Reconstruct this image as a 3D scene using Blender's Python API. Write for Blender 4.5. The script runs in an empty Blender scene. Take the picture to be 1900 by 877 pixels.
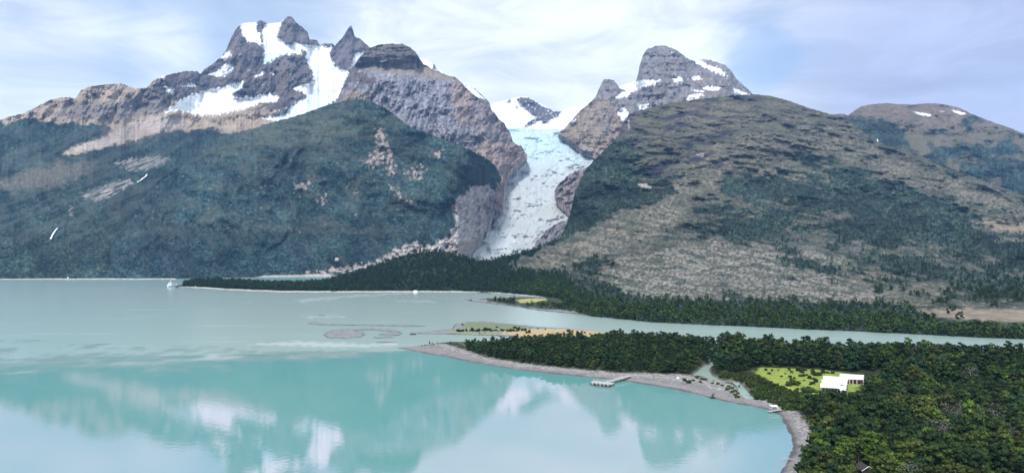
import bpy, math, random
import numpy as np

random.seed(7)
RNG = np.random.default_rng(7)
R = math.radians
SC = bpy.context.scene
COL = SC.collection

# ------------------------------------------------------------------ camera frame
F, YH, H = 1267.0, 456.0, 75.0           # focal length and horizon row of the photograph, height of the drone
PITCH = math.atan((YH - 438.5) / F)
CP, SP = math.cos(PITCH), math.sin(PITCH)

def dirs(px, py):
    px = np.asarray(px, float); py = np.asarray(py, float)
    dx = (px - 950.0) / F; dy = (438.5 - py) / F
    yy = CP - dy * SP; zz = SP + dy * CP
    return dx / yy, zz / yy

def at(px, py, Y):
    a, b = dirs(px, py)
    return np.stack([a * Y, np.broadcast_to(np.asarray(Y, float), np.shape(a)), H + b * Y], -1)

def gdepth(px, py, z=0.0):
    a, b = dirs(px, py)
    return (z - H) / b

def ground(px, py, z=0.0):
    a, b = dirs(px, py)
    Y = (z - H) / b
    return np.stack([a * Y, Y, np.zeros_like(Y) + z], -1)

def project(P):
    x, y, z = P[..., 0], P[..., 1], P[..., 2] - H
    f = y * CP + z * SP; u = -y * SP + z * CP
    return 950 + F * x / f, 438.5 - F * u / f

# ------------------------------------------------------------------ noise
def _hash(ix, iy, seed):
    h = (ix.astype(np.int64) * 374761393 + iy.astype(np.int64) * 668265263 + seed * 1442695041) & 0xFFFFFFFF
    h = ((h ^ (h >> 13)) * 1274126177) & 0xFFFFFFFF
    h = (h ^ (h >> 16)) & 0xFFFFFFFF
    return h.astype(np.float64) / 4294967296.0

def perlin(x, y, seed=0):
    ix = np.floor(x); iy = np.floor(y)
    fx = x - ix; fy = y - iy
    ux = fx * fx * fx * (fx * (fx * 6 - 15) + 10); uy = fy * fy * fy * (fy * (fy * 6 - 15) + 10)
    def g(dx, dy):
        a = _hash(ix + dx, iy + dy, seed) * 6.2831853
        return np.cos(a) * (fx - dx) + np.sin(a) * (fy - dy)
    n0 = g(0, 0) * (1 - ux) + g(1, 0) * ux
    n1 = g(0, 1) * (1 - ux) + g(1, 1) * ux
    return (n0 * (1 - uy) + n1 * uy) * 1.5

def fbm(x, y, seed=0, octv=5, gain=0.5, ridged=False):
    s = 0.0; a = 1.0; t = 0.0
    for o in range(octv):
        n = perlin(x * 2.03 ** o + o * 17.3, y * 2.03 ** o - o * 9.1, seed + o)
        if ridged: n = 1 - 2 * np.abs(n)
        s = s + a * n; t += a; a *= gain
    return s / t * (1.0 if ridged else 1.6)

def cellular(x, y, seed=0):
    """distance to the nearest jittered point and that cell's random value"""
    ix = np.floor(x); iy = np.floor(y)
    best = np.full(x.shape, 9.0); val = np.zeros(x.shape)
    for dx in (-1, 0, 1):
        for dy in (-1, 0, 1):
            cx = ix + dx; cy = iy + dy
            px = cx + _hash(cx, cy, seed); py = cy + _hash(cx, cy, seed + 51)
            d = (px - x) ** 2 + (py - y) ** 2
            m = d < best
            best = np.where(m, d, best); val = np.where(m, _hash(cx, cy, seed + 97), val)
    return np.sqrt(best), val

def sstep(a, b, x):
    t = np.clip((x - a) / (b - a), 0, 1)
    return t * t * (3 - 2 * t)

def sdf(X, Y, poly):
    """signed distance to a polygon, positive inside"""
    P = np.asarray(poly, float); Q = np.roll(P, -1, 0)
    d2 = np.full(X.shape, 1e18); inside = np.zeros(X.shape, bool)
    for (ax, ay), (bx, by) in zip(P, Q):
        ex, ey = bx - ax, by - ay
        L = ex * ex + ey * ey + 1e-12
        t = np.clip(((X - ax) * ex + (Y - ay) * ey) / L, 0, 1)
        d2 = np.minimum(d2, (X - ax - t * ex) ** 2 + (Y - ay - t * ey) ** 2)
        c = ((ay > Y) != (by > Y))
        with np.errstate(divide='ignore', invalid='ignore'):
            xi = ex * (Y - ay) / (ey if ey != 0 else 1e-12) + ax
        inside ^= (c & (X < xi))
    d = np.sqrt(d2)
    return np.where(inside, d, -d)

def lin(r, g, b):
    f = lambda c: (c / 255 / 12.92) if c / 255 <= 0.04045 else ((c / 255 + 0.055) / 1.055) ** 2.4
    return np.array([f(r), f(g), f(b)])

# ------------------------------------------------------------------ materials
def nodes_of(m):
    m.use_nodes = True
    nt = m.node_tree
    return nt, nt.nodes, nt.links, nt.nodes['Principled BSDF']

def mat_attr(name, rough=0.9, spec=0.15, fine=3.0, amount=0.35, bump=0.0, bscale=0.3, bdist=1.0, objrand=0.0):
    """colour stored on the mesh times a procedural mottling, with a procedural bump"""
    m = bpy.data.materials.new(name); nt, N, L, B = nodes_of(m)
    at_ = N.new('ShaderNodeAttribute'); at_.attribute_name = 'col'
    geo = N.new('ShaderNodeNewGeometry')
    nz = N.new('ShaderNodeTexNoise'); nz.inputs['Scale'].default_value = 1.0 / fine
    nz.inputs['Detail'].default_value = 4; nz.inputs['Roughness'].default_value = 0.7
    L.new(geo.outputs['Position'], nz.inputs['Vector'])
    mr = N.new('ShaderNodeMapRange'); mr.inputs['From Min'].default_value = 0.3; mr.inputs['From Max'].default_value = 0.7
    mr.inputs['To Min'].default_value = 1 - amount; mr.inputs['To Max'].default_value = 1 + amount
    L.new(nz.outputs['Fac'], mr.inputs['Value'])
    mul = N.new('ShaderNodeVectorMath'); mul.operation = 'SCALE'
    L.new(at_.outputs['Color'], mul.inputs[0])
    if objrand:
        oi = N.new('ShaderNodeObjectInfo')
        ma = N.new('ShaderNodeMapRange'); ma.inputs['To Min'].default_value = 1 - objrand; ma.inputs['To Max'].default_value = 1 + objrand
        L.new(oi.outputs['Random'], ma.inputs['Value'])
        mm = N.new('ShaderNodeMath'); mm.operation = 'MULTIPLY'
        L.new(mr.outputs[0], mm.inputs[0]); L.new(ma.outputs[0], mm.inputs[1]); L.new(mm.outputs[0], mul.inputs['Scale'])
        mx = N.new('ShaderNodeMix'); mx.data_type = 'RGBA'; mx.blend_type = 'MULTIPLY'; mx.inputs['Factor'].default_value = 1.0
        L.new(mul.outputs[0], mx.inputs['A']); L.new(oi.outputs['Color'], mx.inputs['B'])
        L.new(mx.outputs['Result'], B.inputs['Base Color'])
    else:
        L.new(mr.outputs[0], mul.inputs['Scale'])
        L.new(mul.outputs[0], B.inputs['Base Color'])
    B.inputs['Roughness'].default_value = rough; B.inputs['Specular IOR Level'].default_value = spec
    if bump:
        n2 = N.new('ShaderNodeTexNoise'); n2.inputs['Scale'].default_value = bscale; n2.inputs['Detail'].default_value = 5
        L.new(geo.outputs['Position'], n2.inputs['Vector'])
        bp = N.new('ShaderNodeBump'); bp.inputs['Strength'].default_value = bump; bp.inputs['Distance'].default_value = bdist
        L.new(n2.outputs['Fac'], bp.inputs['Height']); L.new(bp.outputs['Normal'], B.inputs['Normal'])
    return m

def mat_plain(name, col, rough=0.6, spec=0.3, scale=2.0, amount=0.15, metallic=0.0):
    m = bpy.data.materials.new(name); nt, N, L, B = nodes_of(m)
    tc = N.new('ShaderNodeTexCoord')
    nz = N.new('ShaderNodeTexNoise'); nz.inputs['Scale'].default_value = scale; nz.inputs['Detail'].default_value = 4
    L.new(tc.outputs['Object'], nz.inputs['Vector'])
    mr = N.new('ShaderNodeMapRange'); mr.inputs['From Min'].default_value = 0.3; mr.inputs['From Max'].default_value = 0.7
    mr.inputs['To Min'].default_value = 1 - amount; mr.inputs['To Max'].default_value = 1 + amount
    L.new(nz.outputs['Fac'], mr.inputs['Value'])
    mul = N.new('ShaderNodeVectorMath'); mul.operation = 'SCALE'; mul.inputs[0].default_value = col
    L.new(mr.outputs[0], mul.inputs['Scale']); L.new(mul.outputs[0], B.inputs['Base Color'])
    B.inputs['Roughness'].default_value = rough; B.inputs['Specular IOR Level'].default_value = spec
    B.inputs['Metallic'].default_value = metallic
    return m

M_ROCK = mat_attr('mountain_rock', 0.95, 0.1, 14.0, 0.35, 0.6, 0.06, 8.0)
M_ICE = mat_attr('glacier_ice', 0.6, 0.3, 25.0, 0.06, 0.3, 0.05, 4.0)
M_LAND = mat_attr('ground_soil', 0.95, 0.1, 0.8, 0.30, 0.4, 1.5, 0.3)
M_LEAF = mat_attr('foliage', 0.75, 0.15, 0.9, 0.45, objrand=0.25)
M_FOREST = mat_attr('forest_foliage', 0.8, 0.12, 1.5, 0.45)
M_BARK = mat_plain('bark', (0.12, 0.10, 0.085), 0.9, 0.1)
M_PALEWOOD = mat_plain('bleached_wood', (0.46, 0.45, 0.445), 0.85, 0.15)
M_WHITE = mat_plain('white_paint', (0.82, 0.83, 0.83), 0.5, 0.3, 0.6, 0.05)
M_DARK = mat_plain('dark_timber', (0.06, 0.05, 0.05), 0.8, 0.2)
M_RED = mat_plain('dark_red_cladding', (0.10, 0.035, 0.035), 0.8, 0.2)
M_GREYWALL = mat_plain('grey_cladding', (0.26, 0.25, 0.25), 0.8, 0.2)
M_GLASS = mat_plain('dark_glass', (0.02, 0.025, 0.03), 0.1, 0.5)
M_STONE = mat_plain('pale_stone', (0.50, 0.43, 0.40), 0.9, 0.15)
M_HULL = mat_plain('hull_red', (0.25, 0.05, 0.04), 0.5, 0.3)

# ------------------------------------------------------------------ mesh helpers
def mesh_np(name, V, Fq, material, col=None, smooth=False, parent=None, kind=None):
    V = np.asarray(V, np.float32).reshape(-1, 3); Fq = np.asarray(Fq, np.int32)
    k = Fq.shape[1]
    me = bpy.data.meshes.new(name)
    me.vertices.add(len(V)); me.vertices.foreach_set('co', V.ravel())
    me.loops.add(Fq.size); me.loops.foreach_set('vertex_index', Fq.ravel())
    me.polygons.add(len(Fq)); me.polygons.foreach_set('loop_start', np.arange(len(Fq), dtype=np.int32) * k)
    me.polygons.foreach_set('loop_total', np.full(len(Fq), k, np.int32))
    if smooth: me.polygons.foreach_set('use_smooth', np.ones(len(Fq), bool))
    if col is not None:
        a = me.color_attributes.new('col', 'FLOAT_COLOR', 'POINT')
        c = np.ones((len(V), 4), np.float32); c[:, :3] = np.asarray(col).reshape(-1, 3)
        a.data.foreach_set('color', c.ravel())
    me.update(calc_edges=True); me.validate()
    me.materials.append(material)
    o = bpy.data.objects.new(name, me); COL.objects.link(o)
    if parent: o.parent = parent
    if kind: o['kind'] = kind
    return o

def tag(o, label, cat, group=None):
    o['label'] = label; o['category'] = cat
    if group: o['group'] = group
    return o

def empty(name, loc, rz=0.0):
    o = bpy.data.objects.new(name, None); COL.objects.link(o)
    o.location = [float(v) for v in loc]; o.rotation_euler = (0, 0, rz); o.empty_display_size = 0.5
    return o

class MB:
    """collects boxes, tubes and polygons and builds them as one mesh"""
    def __init__(s): s.v = []; s.f = []
    def box(s, c, d, rz=0.0, taper=1.0):
        n = len(s.v); x, y, z = [v / 2 for v in d]; ca, sa = math.cos(rz), math.sin(rz)
        for dz in (-1, 1):
            k = taper if dz > 0 else 1.0
            for dx, dy in ((-1, -1), (1, -1), (1, 1), (-1, 1)):
                X, Y = dx * x * k, dy * y * k
                s.v.append((c[0] + X * ca - Y * sa, c[1] + X * sa + Y * ca, c[2] + dz * z))
        s.f += [tuple(n + i for i in q) for q in ((3, 2, 1, 0), (4, 5, 6, 7), (0, 1, 5, 4), (1, 2, 6, 5), (2, 3, 7, 6), (3, 0, 4, 7))]
        return s
    def prism(s, top, thick):
        """a closed slab under the polygon TOP (list of 3-D points)"""
        n = len(s.v); k = len(top)
        s.v += [tuple(p) for p in top] + [(p[0], p[1], p[2] - thick) for p in top]
        s.f.append(tuple(n + i for i in range(k))); s.f.append(tuple(n + k + i for i in reversed(range(k))))
        for i in range(k):
            j = (i + 1) % k; s.f.append((n + j, n + i, n + k + i, n + k + j))
        return s
    def tube(s, pts, radii, seg=6):
        n0 = len(s.v); pts = [np.array(p, float) for p in pts]
        for i, p in enumerate(pts):
            d = pts[min(i + 1, len(pts) - 1)] - pts[max(i - 1, 0)]; d /= (np.linalg.norm(d) + 1e-9)
            a = np.array([1, 0, 0.0]) if abs(d[0]) < 0.8 else np.array([0, 1.0, 0])
            u = np.cross(d, a); u /= np.linalg.norm(u); w = np.cross(d, u)
            for k in range(seg):
                t = 2 * math.pi * k / seg
                s.v.append(tuple(p + radii[i] * (math.cos(t) * u + math.sin(t) * w)))
        for i in range(len(pts) - 1):
            for k in range(seg):
                a = n0 + i * seg + k; b = n0 + i * seg + (k + 1) % seg
                s.f.append((a, b, b + seg, a + seg))
        s.f.append(tuple(n0 + k for k in reversed(range(seg)))); s.f.append(tuple(n0 + (len(pts) - 1) * seg + k for k in range(seg)))
        return s
    def build(s, name, material, parent=None, smooth=False):
        me = bpy.data.meshes.new(name); me.from_pydata(s.v, [], s.f); me.update()
        me.materials.append(material)
        if smooth: me.polygons.foreach_set('use_smooth', np.ones(len(me.polygons), bool))
        o = bpy.data.objects.new(name, me); COL.objects.link(o)
        if parent: o.parent = parent
        return o

def grid_faces(nr, nc):
    i = np.arange(nr * nc).reshape(nr, nc)
    return np.stack([i[:-1, :-1], i[:-1, 1:], i[1:, 1:], i[1:, :-1]], -1).reshape(-1, 4)

def interp(pts, x, k):
    p = np.asarray(pts, float)
    return np.interp(x, p[:, 0], p[:, k])

def mix(c, m, col):
    return c * (1 - m[..., None]) + np.asarray(col) * m[..., None]

# ------------------------------------------------------------------ mountains
SURF = {}
def massif(name, top, bot, dxp, nrows, depth, colour, jag=1.5, jagscale=9.0, back=1500.0, power=1.0, seed=1, material=None, jagmap=None):
    """a mountain between a crest line and a foot line (photo pixel, photo pixel, distance), with a falling back side"""
    x0, x1 = top[0][0], top[-1][0]
    xs = np.arange(x0, x1 + 0.01, dxp)
    yt = interp(top, xs, 1); Yt = interp(top, xs, 2); yb = interp(bot, xs, 1); Yb = interp(bot, xs, 2)
    j = fbm(xs / jagscale, xs * 0 + seed * 3.1, seed, 4, 0.55) * jag
    if jagmap is not None: j = j * jagmap(xs)
    yt = yt + j
    yb = yb + fbm(xs / 5, xs * 0 + seed, seed + 40, 4, 0.6) * 5.0 * sstep(475, 455, yb)
    T = np.linspace(0, 1, nrows)[:, None]
    PX = np.broadcast_to(xs, (nrows, len(xs))); PY = yb + (yt - yb) * T
    Y0 = Yb + (Yt - Yb) * T ** power
    Y = Y0 + depth(PX, PY, T) * sstep(0.0, 0.05, T)
    ztop = at(xs, yt, Yt)[:, 2]
    zmin = 1.0 + np.clip(0.5 * ztop, 2, 40) * T
    below = PY > YH + 6
    ymax = np.where(below, gdepth(PX, np.maximum(PY, YH + 6), zmin), 1e9)
    ymax = ymax + (Yb - gdepth(xs, np.maximum(yb, YH + 6), 1.0)) * (1 - T) * below
    Y = np.where(below, np.minimum(Y, ymax), Y)
    P = at(PX, PY, Y)
    C = colour(PX, PY, T)
    SURF[(name, seed)] = (PX, PY, P, interp(bot, xs, 1))
    # the back side: seven rows that fall away behind the crest
    rows = [P]; cols = [C]
    crest = P[-1]
    zlow = P[0][:, 2] - 30
    for k in range(1, 8):
        t = k / 7
        q = crest.copy(); q[:, 1] += back * t; q[:, 0] *= (q[:, 1] / crest[:, 1])
        q[:, 2] = crest[:, 2] - (crest[:, 2] - zlow) * (t ** 1.4) - 6 * t
        rows.append(q[None]); cols.append(C[-1:][:])
    front = P[0].copy(); front[:, 2] -= 25
    rows.insert(0, front[None]); cols.insert(0, C[:1])
    P = np.concatenate(rows); C = np.concatenate(cols)
    o = mesh_np(name, P, grid_faces(*P.shape[:2]), material or M_ROCK, C, smooth=True, kind='structure')
    return o

FOREST = np.array([0.014, 0.027, 0.027]); FOREST2 = np.array([0.034, 0.053, 0.043])
OLIVE = np.array([0.13, 0.13, 0.075]); TAN = np.array([0.26, 0.21, 0.165]); ROCKD = np.array([0.125, 0.108, 0.11])
ROCKG = np.array([0.20, 0.18, 0.18]); PALE = np.array([0.40, 0.35, 0.32]); PINK = np.array([0.36, 0.27, 0.23])
SNOW = np.array([0.86, 0.88, 0.90]); ICEB = np.array([0.55, 0.76, 0.84])

def pm(PX, PY, poly, w=3.0, amp=6.0, ns=14.0, seed=3, asp=1.0):
    """a ragged patch: a polygon whose border is broken by noise"""
    return sstep(-w, w, sdf(PX, PY, poly) + amp * fbm(PX / ns, PY / (ns * asp), seed, 4, 0.6))

def forest_col(PX, PY, seed=11, light=0.5):
    n = fbm(PX / 34, PY / 16, seed, 5, 0.6)
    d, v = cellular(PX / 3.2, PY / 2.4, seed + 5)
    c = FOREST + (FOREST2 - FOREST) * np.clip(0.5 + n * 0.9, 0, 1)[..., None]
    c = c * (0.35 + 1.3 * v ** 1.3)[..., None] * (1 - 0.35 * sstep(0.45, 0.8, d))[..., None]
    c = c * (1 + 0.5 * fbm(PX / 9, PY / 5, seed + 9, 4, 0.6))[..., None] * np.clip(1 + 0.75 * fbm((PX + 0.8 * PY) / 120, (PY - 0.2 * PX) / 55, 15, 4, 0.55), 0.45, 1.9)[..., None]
    return c * (0.70 + light)

def canopy(PX, PY, amp, sx=3.2, sy=2.4, seed=21):
    d, v = cellular(PX / sx, PY / sy, seed)
    return amp * (d - 0.5 + 0.5 * v)

# ---- A: the far snowy massif on the left with its forested lower slope
A_TOP = [(-300, 300, 3000), (-100, 250, 3100), (0, 222, 3200), (40, 211, 3300), (60, 203, 3350), (85, 189, 3400), (105, 182, 3450), (125, 180, 3480), (140, 183, 3500),
         (150, 168, 3550), (165, 161, 3600), (185, 158, 3650), (205, 156, 3700), (225, 155, 3750), (238, 160, 3800), (250, 165, 3850), (272, 163, 3900), (285, 150, 4000),
         (300, 141, 4100), (325, 136, 4200), (345, 132, 4300), (366, 132, 4400), (372, 138, 4450), (378, 130, 4500), (392, 120, 4600), (410, 107, 4700), (420, 92, 4800), (428, 72, 4900),
         (437, 56, 5000), (446, 44, 5050), (460, 43, 5080), (474, 42, 5100), (478, 39, 5120), (490, 39, 5130), (496, 45, 5140), (510, 43, 5160), (522, 41, 5180),
         (526, 37, 5190), (533, 31, 5200), (541, 31, 5200), (548, 40, 5200), (556, 47, 5200), (566, 55, 5200), (571, 60, 5200), (574, 73, 5200), (588, 74, 5200), (592, 84, 5200),
         (605, 81, 5220), (617, 81, 5240), (622, 83, 5250), (634, 72, 5260), (640, 63, 5270), (646, 52, 5280), (651, 47, 5280), (655, 56, 5280), (658, 67, 5280), (668, 72, 5280),
         (678, 81, 5280), (690, 90, 5280), (720, 110, 5300), (760, 140, 5300)]
_b = lambda x, y: (x, y, float(gdepth(x, y)))
A_BOT = [_b(-300, 518), _b(0, 518), _b(200, 517), _b(300, 516.5), (345, 500, 1900), (380, 400, 2700), (440, 320, 3200), (560, 270, 3500), (700, 250, 3800), (760, 250, 3900)]

A_FOREST = [(-400, 225), (0, 226), (60, 222), (110, 228), (190, 230), (205, 242), (190, 256), (150, 268), (118, 286), (160, 283), (205, 270), (260, 256), (330, 240), (395, 238), (425, 250), (470, 240), (520, 225), (560, 600), (-400, 600)]
A_SNOW1 = [(300, 209), (322, 196), (336, 184), (350, 178), (372, 171), (402, 164), (430, 157), (450, 150), (452, 160), (443, 175), (468, 181), (500, 174), (516, 178), (514, 189), (480, 192), (450, 203), (420, 209), (392, 215), (372, 214), (350, 208), (330, 205)]
A_SNOW2 = [(447, 62), (446, 40), (478, 34), (500, 36), (530, 30), (518, 56), (514, 68), (530, 82), (545, 78), (565, 83), (590, 84), (612, 82), (628, 76), (614, 92), (612, 105), (622, 122), (646, 134), (660, 100), (690, 95), (700, 120),
           (650, 125), (640, 150), (628, 182), (600, 200), (560, 220), (500, 224), (488, 219), (540, 196), (569, 180), (560, 170), (545, 163), (560, 158), (575, 155), (583, 150), (580, 135), (573, 118), (568, 106), (566, 94), (560, 92), (557, 101),
           (545, 101), (520, 102), (507, 112), (490, 119), (491, 105), (489, 90), (478, 80), (463, 78), (450, 66)]
A_ROCKS = [[(514, 63), (522, 44), (532, 28), (542, 27), (552, 40), (564, 52), (573, 62), (576, 72), (590, 73), (592, 85), (575, 84), (560, 79), (546, 78), (537, 83), (526, 78), (515, 70)],
           [(476, 44), (480, 34), (492, 35), (495, 44), (487, 58), (488, 84), (484, 84), (482, 62), (477, 58)],
           [(598, 83), (606, 77), (620, 78), (620, 85), (604, 87)],
           [(612, 97), (620, 84), (635, 72), (645, 50), (651, 43), (658, 60), (664, 70), (674, 75), (682, 80), (692, 90), (680, 96), (668, 93), (656, 97), (640, 100), (635, 112), (646, 128), (634, 130), (620, 118)],
           [(470, 200), (482, 191), (512, 190), (545, 193), (536, 204), (510, 212), (490, 217), (470, 212)],
           [(432, 172), (446, 164), (458, 168), (462, 178), (448, 183), (436, 180)]]
A_PATCH = [[(388, 139), (408, 130), (418, 118), (430, 121), (433, 131), (412, 142)], [(411, 108), (424, 95), (429, 104), (418, 110)], [(472, 141), (490, 134), (492, 137), (476, 143)], [(500, 136), (508, 134), (508, 138)],
           [(545, 164), (565, 157), (578, 156), (570, 165), (552, 168)], [(340, 160), (360, 155), (362, 160), (345, 163)], [(290, 143), (308, 138), (304, 146)], [(305, 160), (322, 166), (322, 175), (310, 170)]]

def gull2(PX, PY):
    return fbm((PX - 0.4 * PY) / 80 + 0.4 * perlin(PX / 60, PY / 60, 6), (PY + 0.25 * PX) / 150, 230, 3, 0.5, True)
def A_depth(PX, PY, T):
    hi = sstep(280, 175, PY)
    big = fbm(PX / 120, PY / 170, 31, 3) * 220 * (0.4 + 0.6 * hi)
    d = 0.0
    d = d + (fbm(PX / 30 + PY / 90, PY / 38, 32, 6, 0.54) * 105 - fbm(PX / 40 - PY / 120, PY / 42, 36, 6, 0.62, True) * 60) * hi
    d += -gull2(PX, PY) * 40 * (1 - hi) * sstep(0, 0.25, T) + canopy(PX, PY, 3.2) * (1 - hi)
    snow = np.clip(pm(PX, PY, A_SNOW1, 6, 2) + pm(PX, PY, A_SNOW2, 6, 2), 0, 1)
    rock = np.zeros(PX.shape)
    for q in A_ROCKS: rock = np.maximum(rock, pm(PX, PY, q, 3, 2))
    snow = snow * (1 - rock)
    sm = fbm(PX / 60, PY / 40, 34, 3) * 50 + fbm(PX / 16, PY / 9, 35, 4) * 7 + 20
    return big + d * (1 - 0.85 * snow) + sm * snow - 30 * rock

def A_colour(PX, PY, T):
    n = fbm(PX / 26, PY / 14, 41, 5, 0.6); n2 = fbm(PX / 8, PY / 8, 42, 4, 0.6); st = fbm(PX / 6 + PY / 30, PY / 11, 43, 5, 0.65)
    c = np.ones(PX.shape + (3,)) * (TAN * 1.3) * (1 + 0.35 * n + 0.2 * n2)[..., None]
    g = pm(PX, PY, [(100, 222), (110, 197), (150, 192), (205, 195), (240, 180), (300, 180), (330, 200), (280, 215), (210, 222)], 6, 9, 18, 44)
    c = mix(c, g * 0.75, ROCKG * 0.85)
    dk = pm(PX, PY, [(268, 176), (285, 150), (330, 130), (372, 132), (410, 100), (440, 30), (700, 20), (760, 100), (700, 215), (560, 225), (520, 212), (470, 190), (400, 190), (330, 190)], 6, 8, 14, 45)
    rd = ROCKD[None, None] * (1 + 0.4 * st + 0.12 * n2 + 0.45 * fbm(PX / 22 + PY / 40, PY / 26, 63, 4))[..., None]
    warm = np.clip(fbm(PX / 30, PY / 30, 46, 3) * 1.2, 0, 1)
    rd = rd * (1 - 0.45 * warm[..., None]) + TAN * 0.8 * 0.45 * warm[..., None]
    c = c * (1 - dk[..., None]) + rd * dk[..., None]
    sc = pm(PX, PY, [(116, 287), (150, 284), (200, 270), (262, 252), (322, 240), (352, 224), (300, 214), (262, 222), (226, 234), (190, 256), (150, 270)], 4, 6, 12, 47)
    c = mix(c, sc * 0.8, PALE * 1.05)
    fo = pm(PX, PY, A_FOREST, 3, 9, 24, 48, 0.6) * (1 - sc)
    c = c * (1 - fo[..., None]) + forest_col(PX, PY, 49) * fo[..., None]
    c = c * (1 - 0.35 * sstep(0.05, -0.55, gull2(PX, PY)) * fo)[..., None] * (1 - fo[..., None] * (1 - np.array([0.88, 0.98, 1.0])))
    br = pm(PX, PY, [(-20, 345), (40, 318), (110, 302), (175, 300), (170, 318), (110, 345), (20, 356)], 10, 14, 20, 50, 0.4)
    c = mix(c, br * 0.45, TAN * 0.85)
    for q in ([(212, 303), (240, 294), (300, 290), (322, 295), (300, 304), (270, 316), (240, 318)], [(150, 362), (190, 346), (240, 330), (246, 340), (205, 364), (176, 374)], [(130, 382), (136, 380), (136, 398), (131, 400)]):
        k = pm(PX, PY, q, 2, 6, 9, 51, 0.5)
        c = mix(c, k * sstep(-0.35, 0.15, fbm((PX + PY) / 14, (PY + 0.35 * PX) / 4, 62, 5, 0.6)) * 0.9, np.array([0.34, 0.31, 0.29]))
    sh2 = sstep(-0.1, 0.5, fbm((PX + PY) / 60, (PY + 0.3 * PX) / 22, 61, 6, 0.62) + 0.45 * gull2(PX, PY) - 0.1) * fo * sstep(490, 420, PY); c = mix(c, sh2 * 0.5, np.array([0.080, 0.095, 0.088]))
    gr = pm(PX, PY, [(180, 232), (260, 235), (300, 250), (240, 262), (200, 262)], 8, 10, 20, 52, 0.5); c = mix(c, gr * 0.4, TAN * 0.8)
    snow = np.clip(pm(PX, PY, A_SNOW1, 1.4, 6, 6, 53) + pm(PX, PY, A_SNOW2, 1.4, 4.5, 6, 54), 0, 1)
    for q in A_PATCH: snow = np.maximum(snow, pm(PX, PY, q, 1.3, 4.5, 4, 55))
    fl = 0.9 * sstep(0.60, 0.72, fbm(PX / 9 + PY / 9, PY / 3.4, 56, 5, 0.65)) * dk * sstep(180, 150, PY); snow = np.maximum(snow, fl)
    for q in A_ROCKS:
        rk = pm(PX, PY, q, 1.3, 4.0, 5, 57)
        snow = snow * (1 - rk * (1 - sstep(0.45, 0.6, fbm(PX / 9, PY / 6, 58, 3))))
    ice = np.clip(0.55 * sstep(0.0, 0.8, fbm(PX / 30, PY / 10, 59, 5, 0.6)) * sstep(95, 125, PY) + pm(PX, PY, [(490, 120), (492, 98), (530, 98), (560, 90), (520, 103), (507, 114)], 3, 4, 6, 60) * 0.8
                  + 0.5 * pm(PX, PY, [(500, 224), (545, 198), (600, 160), (630, 160), (625, 185), (560, 222)], 8, 5), 0, 1)
    sn = SNOW[None, None] * (1 - ice[..., None]) + ICEB * ice[..., None]
    return c * (1 - snow[..., None]) + sn * snow[..., None]

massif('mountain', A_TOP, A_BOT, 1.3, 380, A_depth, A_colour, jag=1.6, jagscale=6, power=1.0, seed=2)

# ---- B: the domed cliff, with small snow ridges behind it
B_TOP = [(540, 250, 3300), (600, 215, 3400), (626, 184, 3450), (634, 165, 3500), (643, 148, 3520), (655, 128, 3560), (664, 110, 3600), (678, 95, 3640), (690, 88, 3680), (705, 83, 3700), (725, 81, 3700), (745, 82, 3700), (760, 87, 3700), (772, 98, 3700), (784, 117, 3680),
         (798, 126, 3660), (812, 132, 3640), (828, 139, 3620), (842, 142, 3600), (852, 149, 3600), (864, 163, 3600), (882, 178, 3600), (900, 193, 3600), (914, 206, 3620), (930, 223, 3650), (945, 244, 3740), (952, 262, 3800), (966, 271, 3850), (979, 286, 3880)]
B_BOT = [(540, 280, 3100), (620, 250, 2900), (700, 250, 2800), (800, 320, 2750), (900, 370, 2750), (932, 385, 3050), (936, 350, 3340), (945, 318, 3560), (960, 302, 3700), (979, 289, 3820)]

def B_depth(PX, PY, T):
    face = sstep(130, 165, PY + fbm(PX / 30, PY * 0, 61, 3) * 8)
    d = fbm(PX / 90, PY / 150, 62, 4) * 130
    d += fbm(PX / 18 + PY / 60, PY / 26, 64, 7, 0.62) * (38 * face + 25) - fbm(PX / 34 + PY / 90, PY / 50, 77, 6, 0.6, True) * (22 * face + 10)
    d += fbm(PX / 40, PY / 9, 65, 4) * 30 * (1 - face)
    d += 200 * sstep(150, 120, PY) * sstep(100, 130, PY)
    d += sstep(820, 980, PX) * 60
    return d

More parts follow.
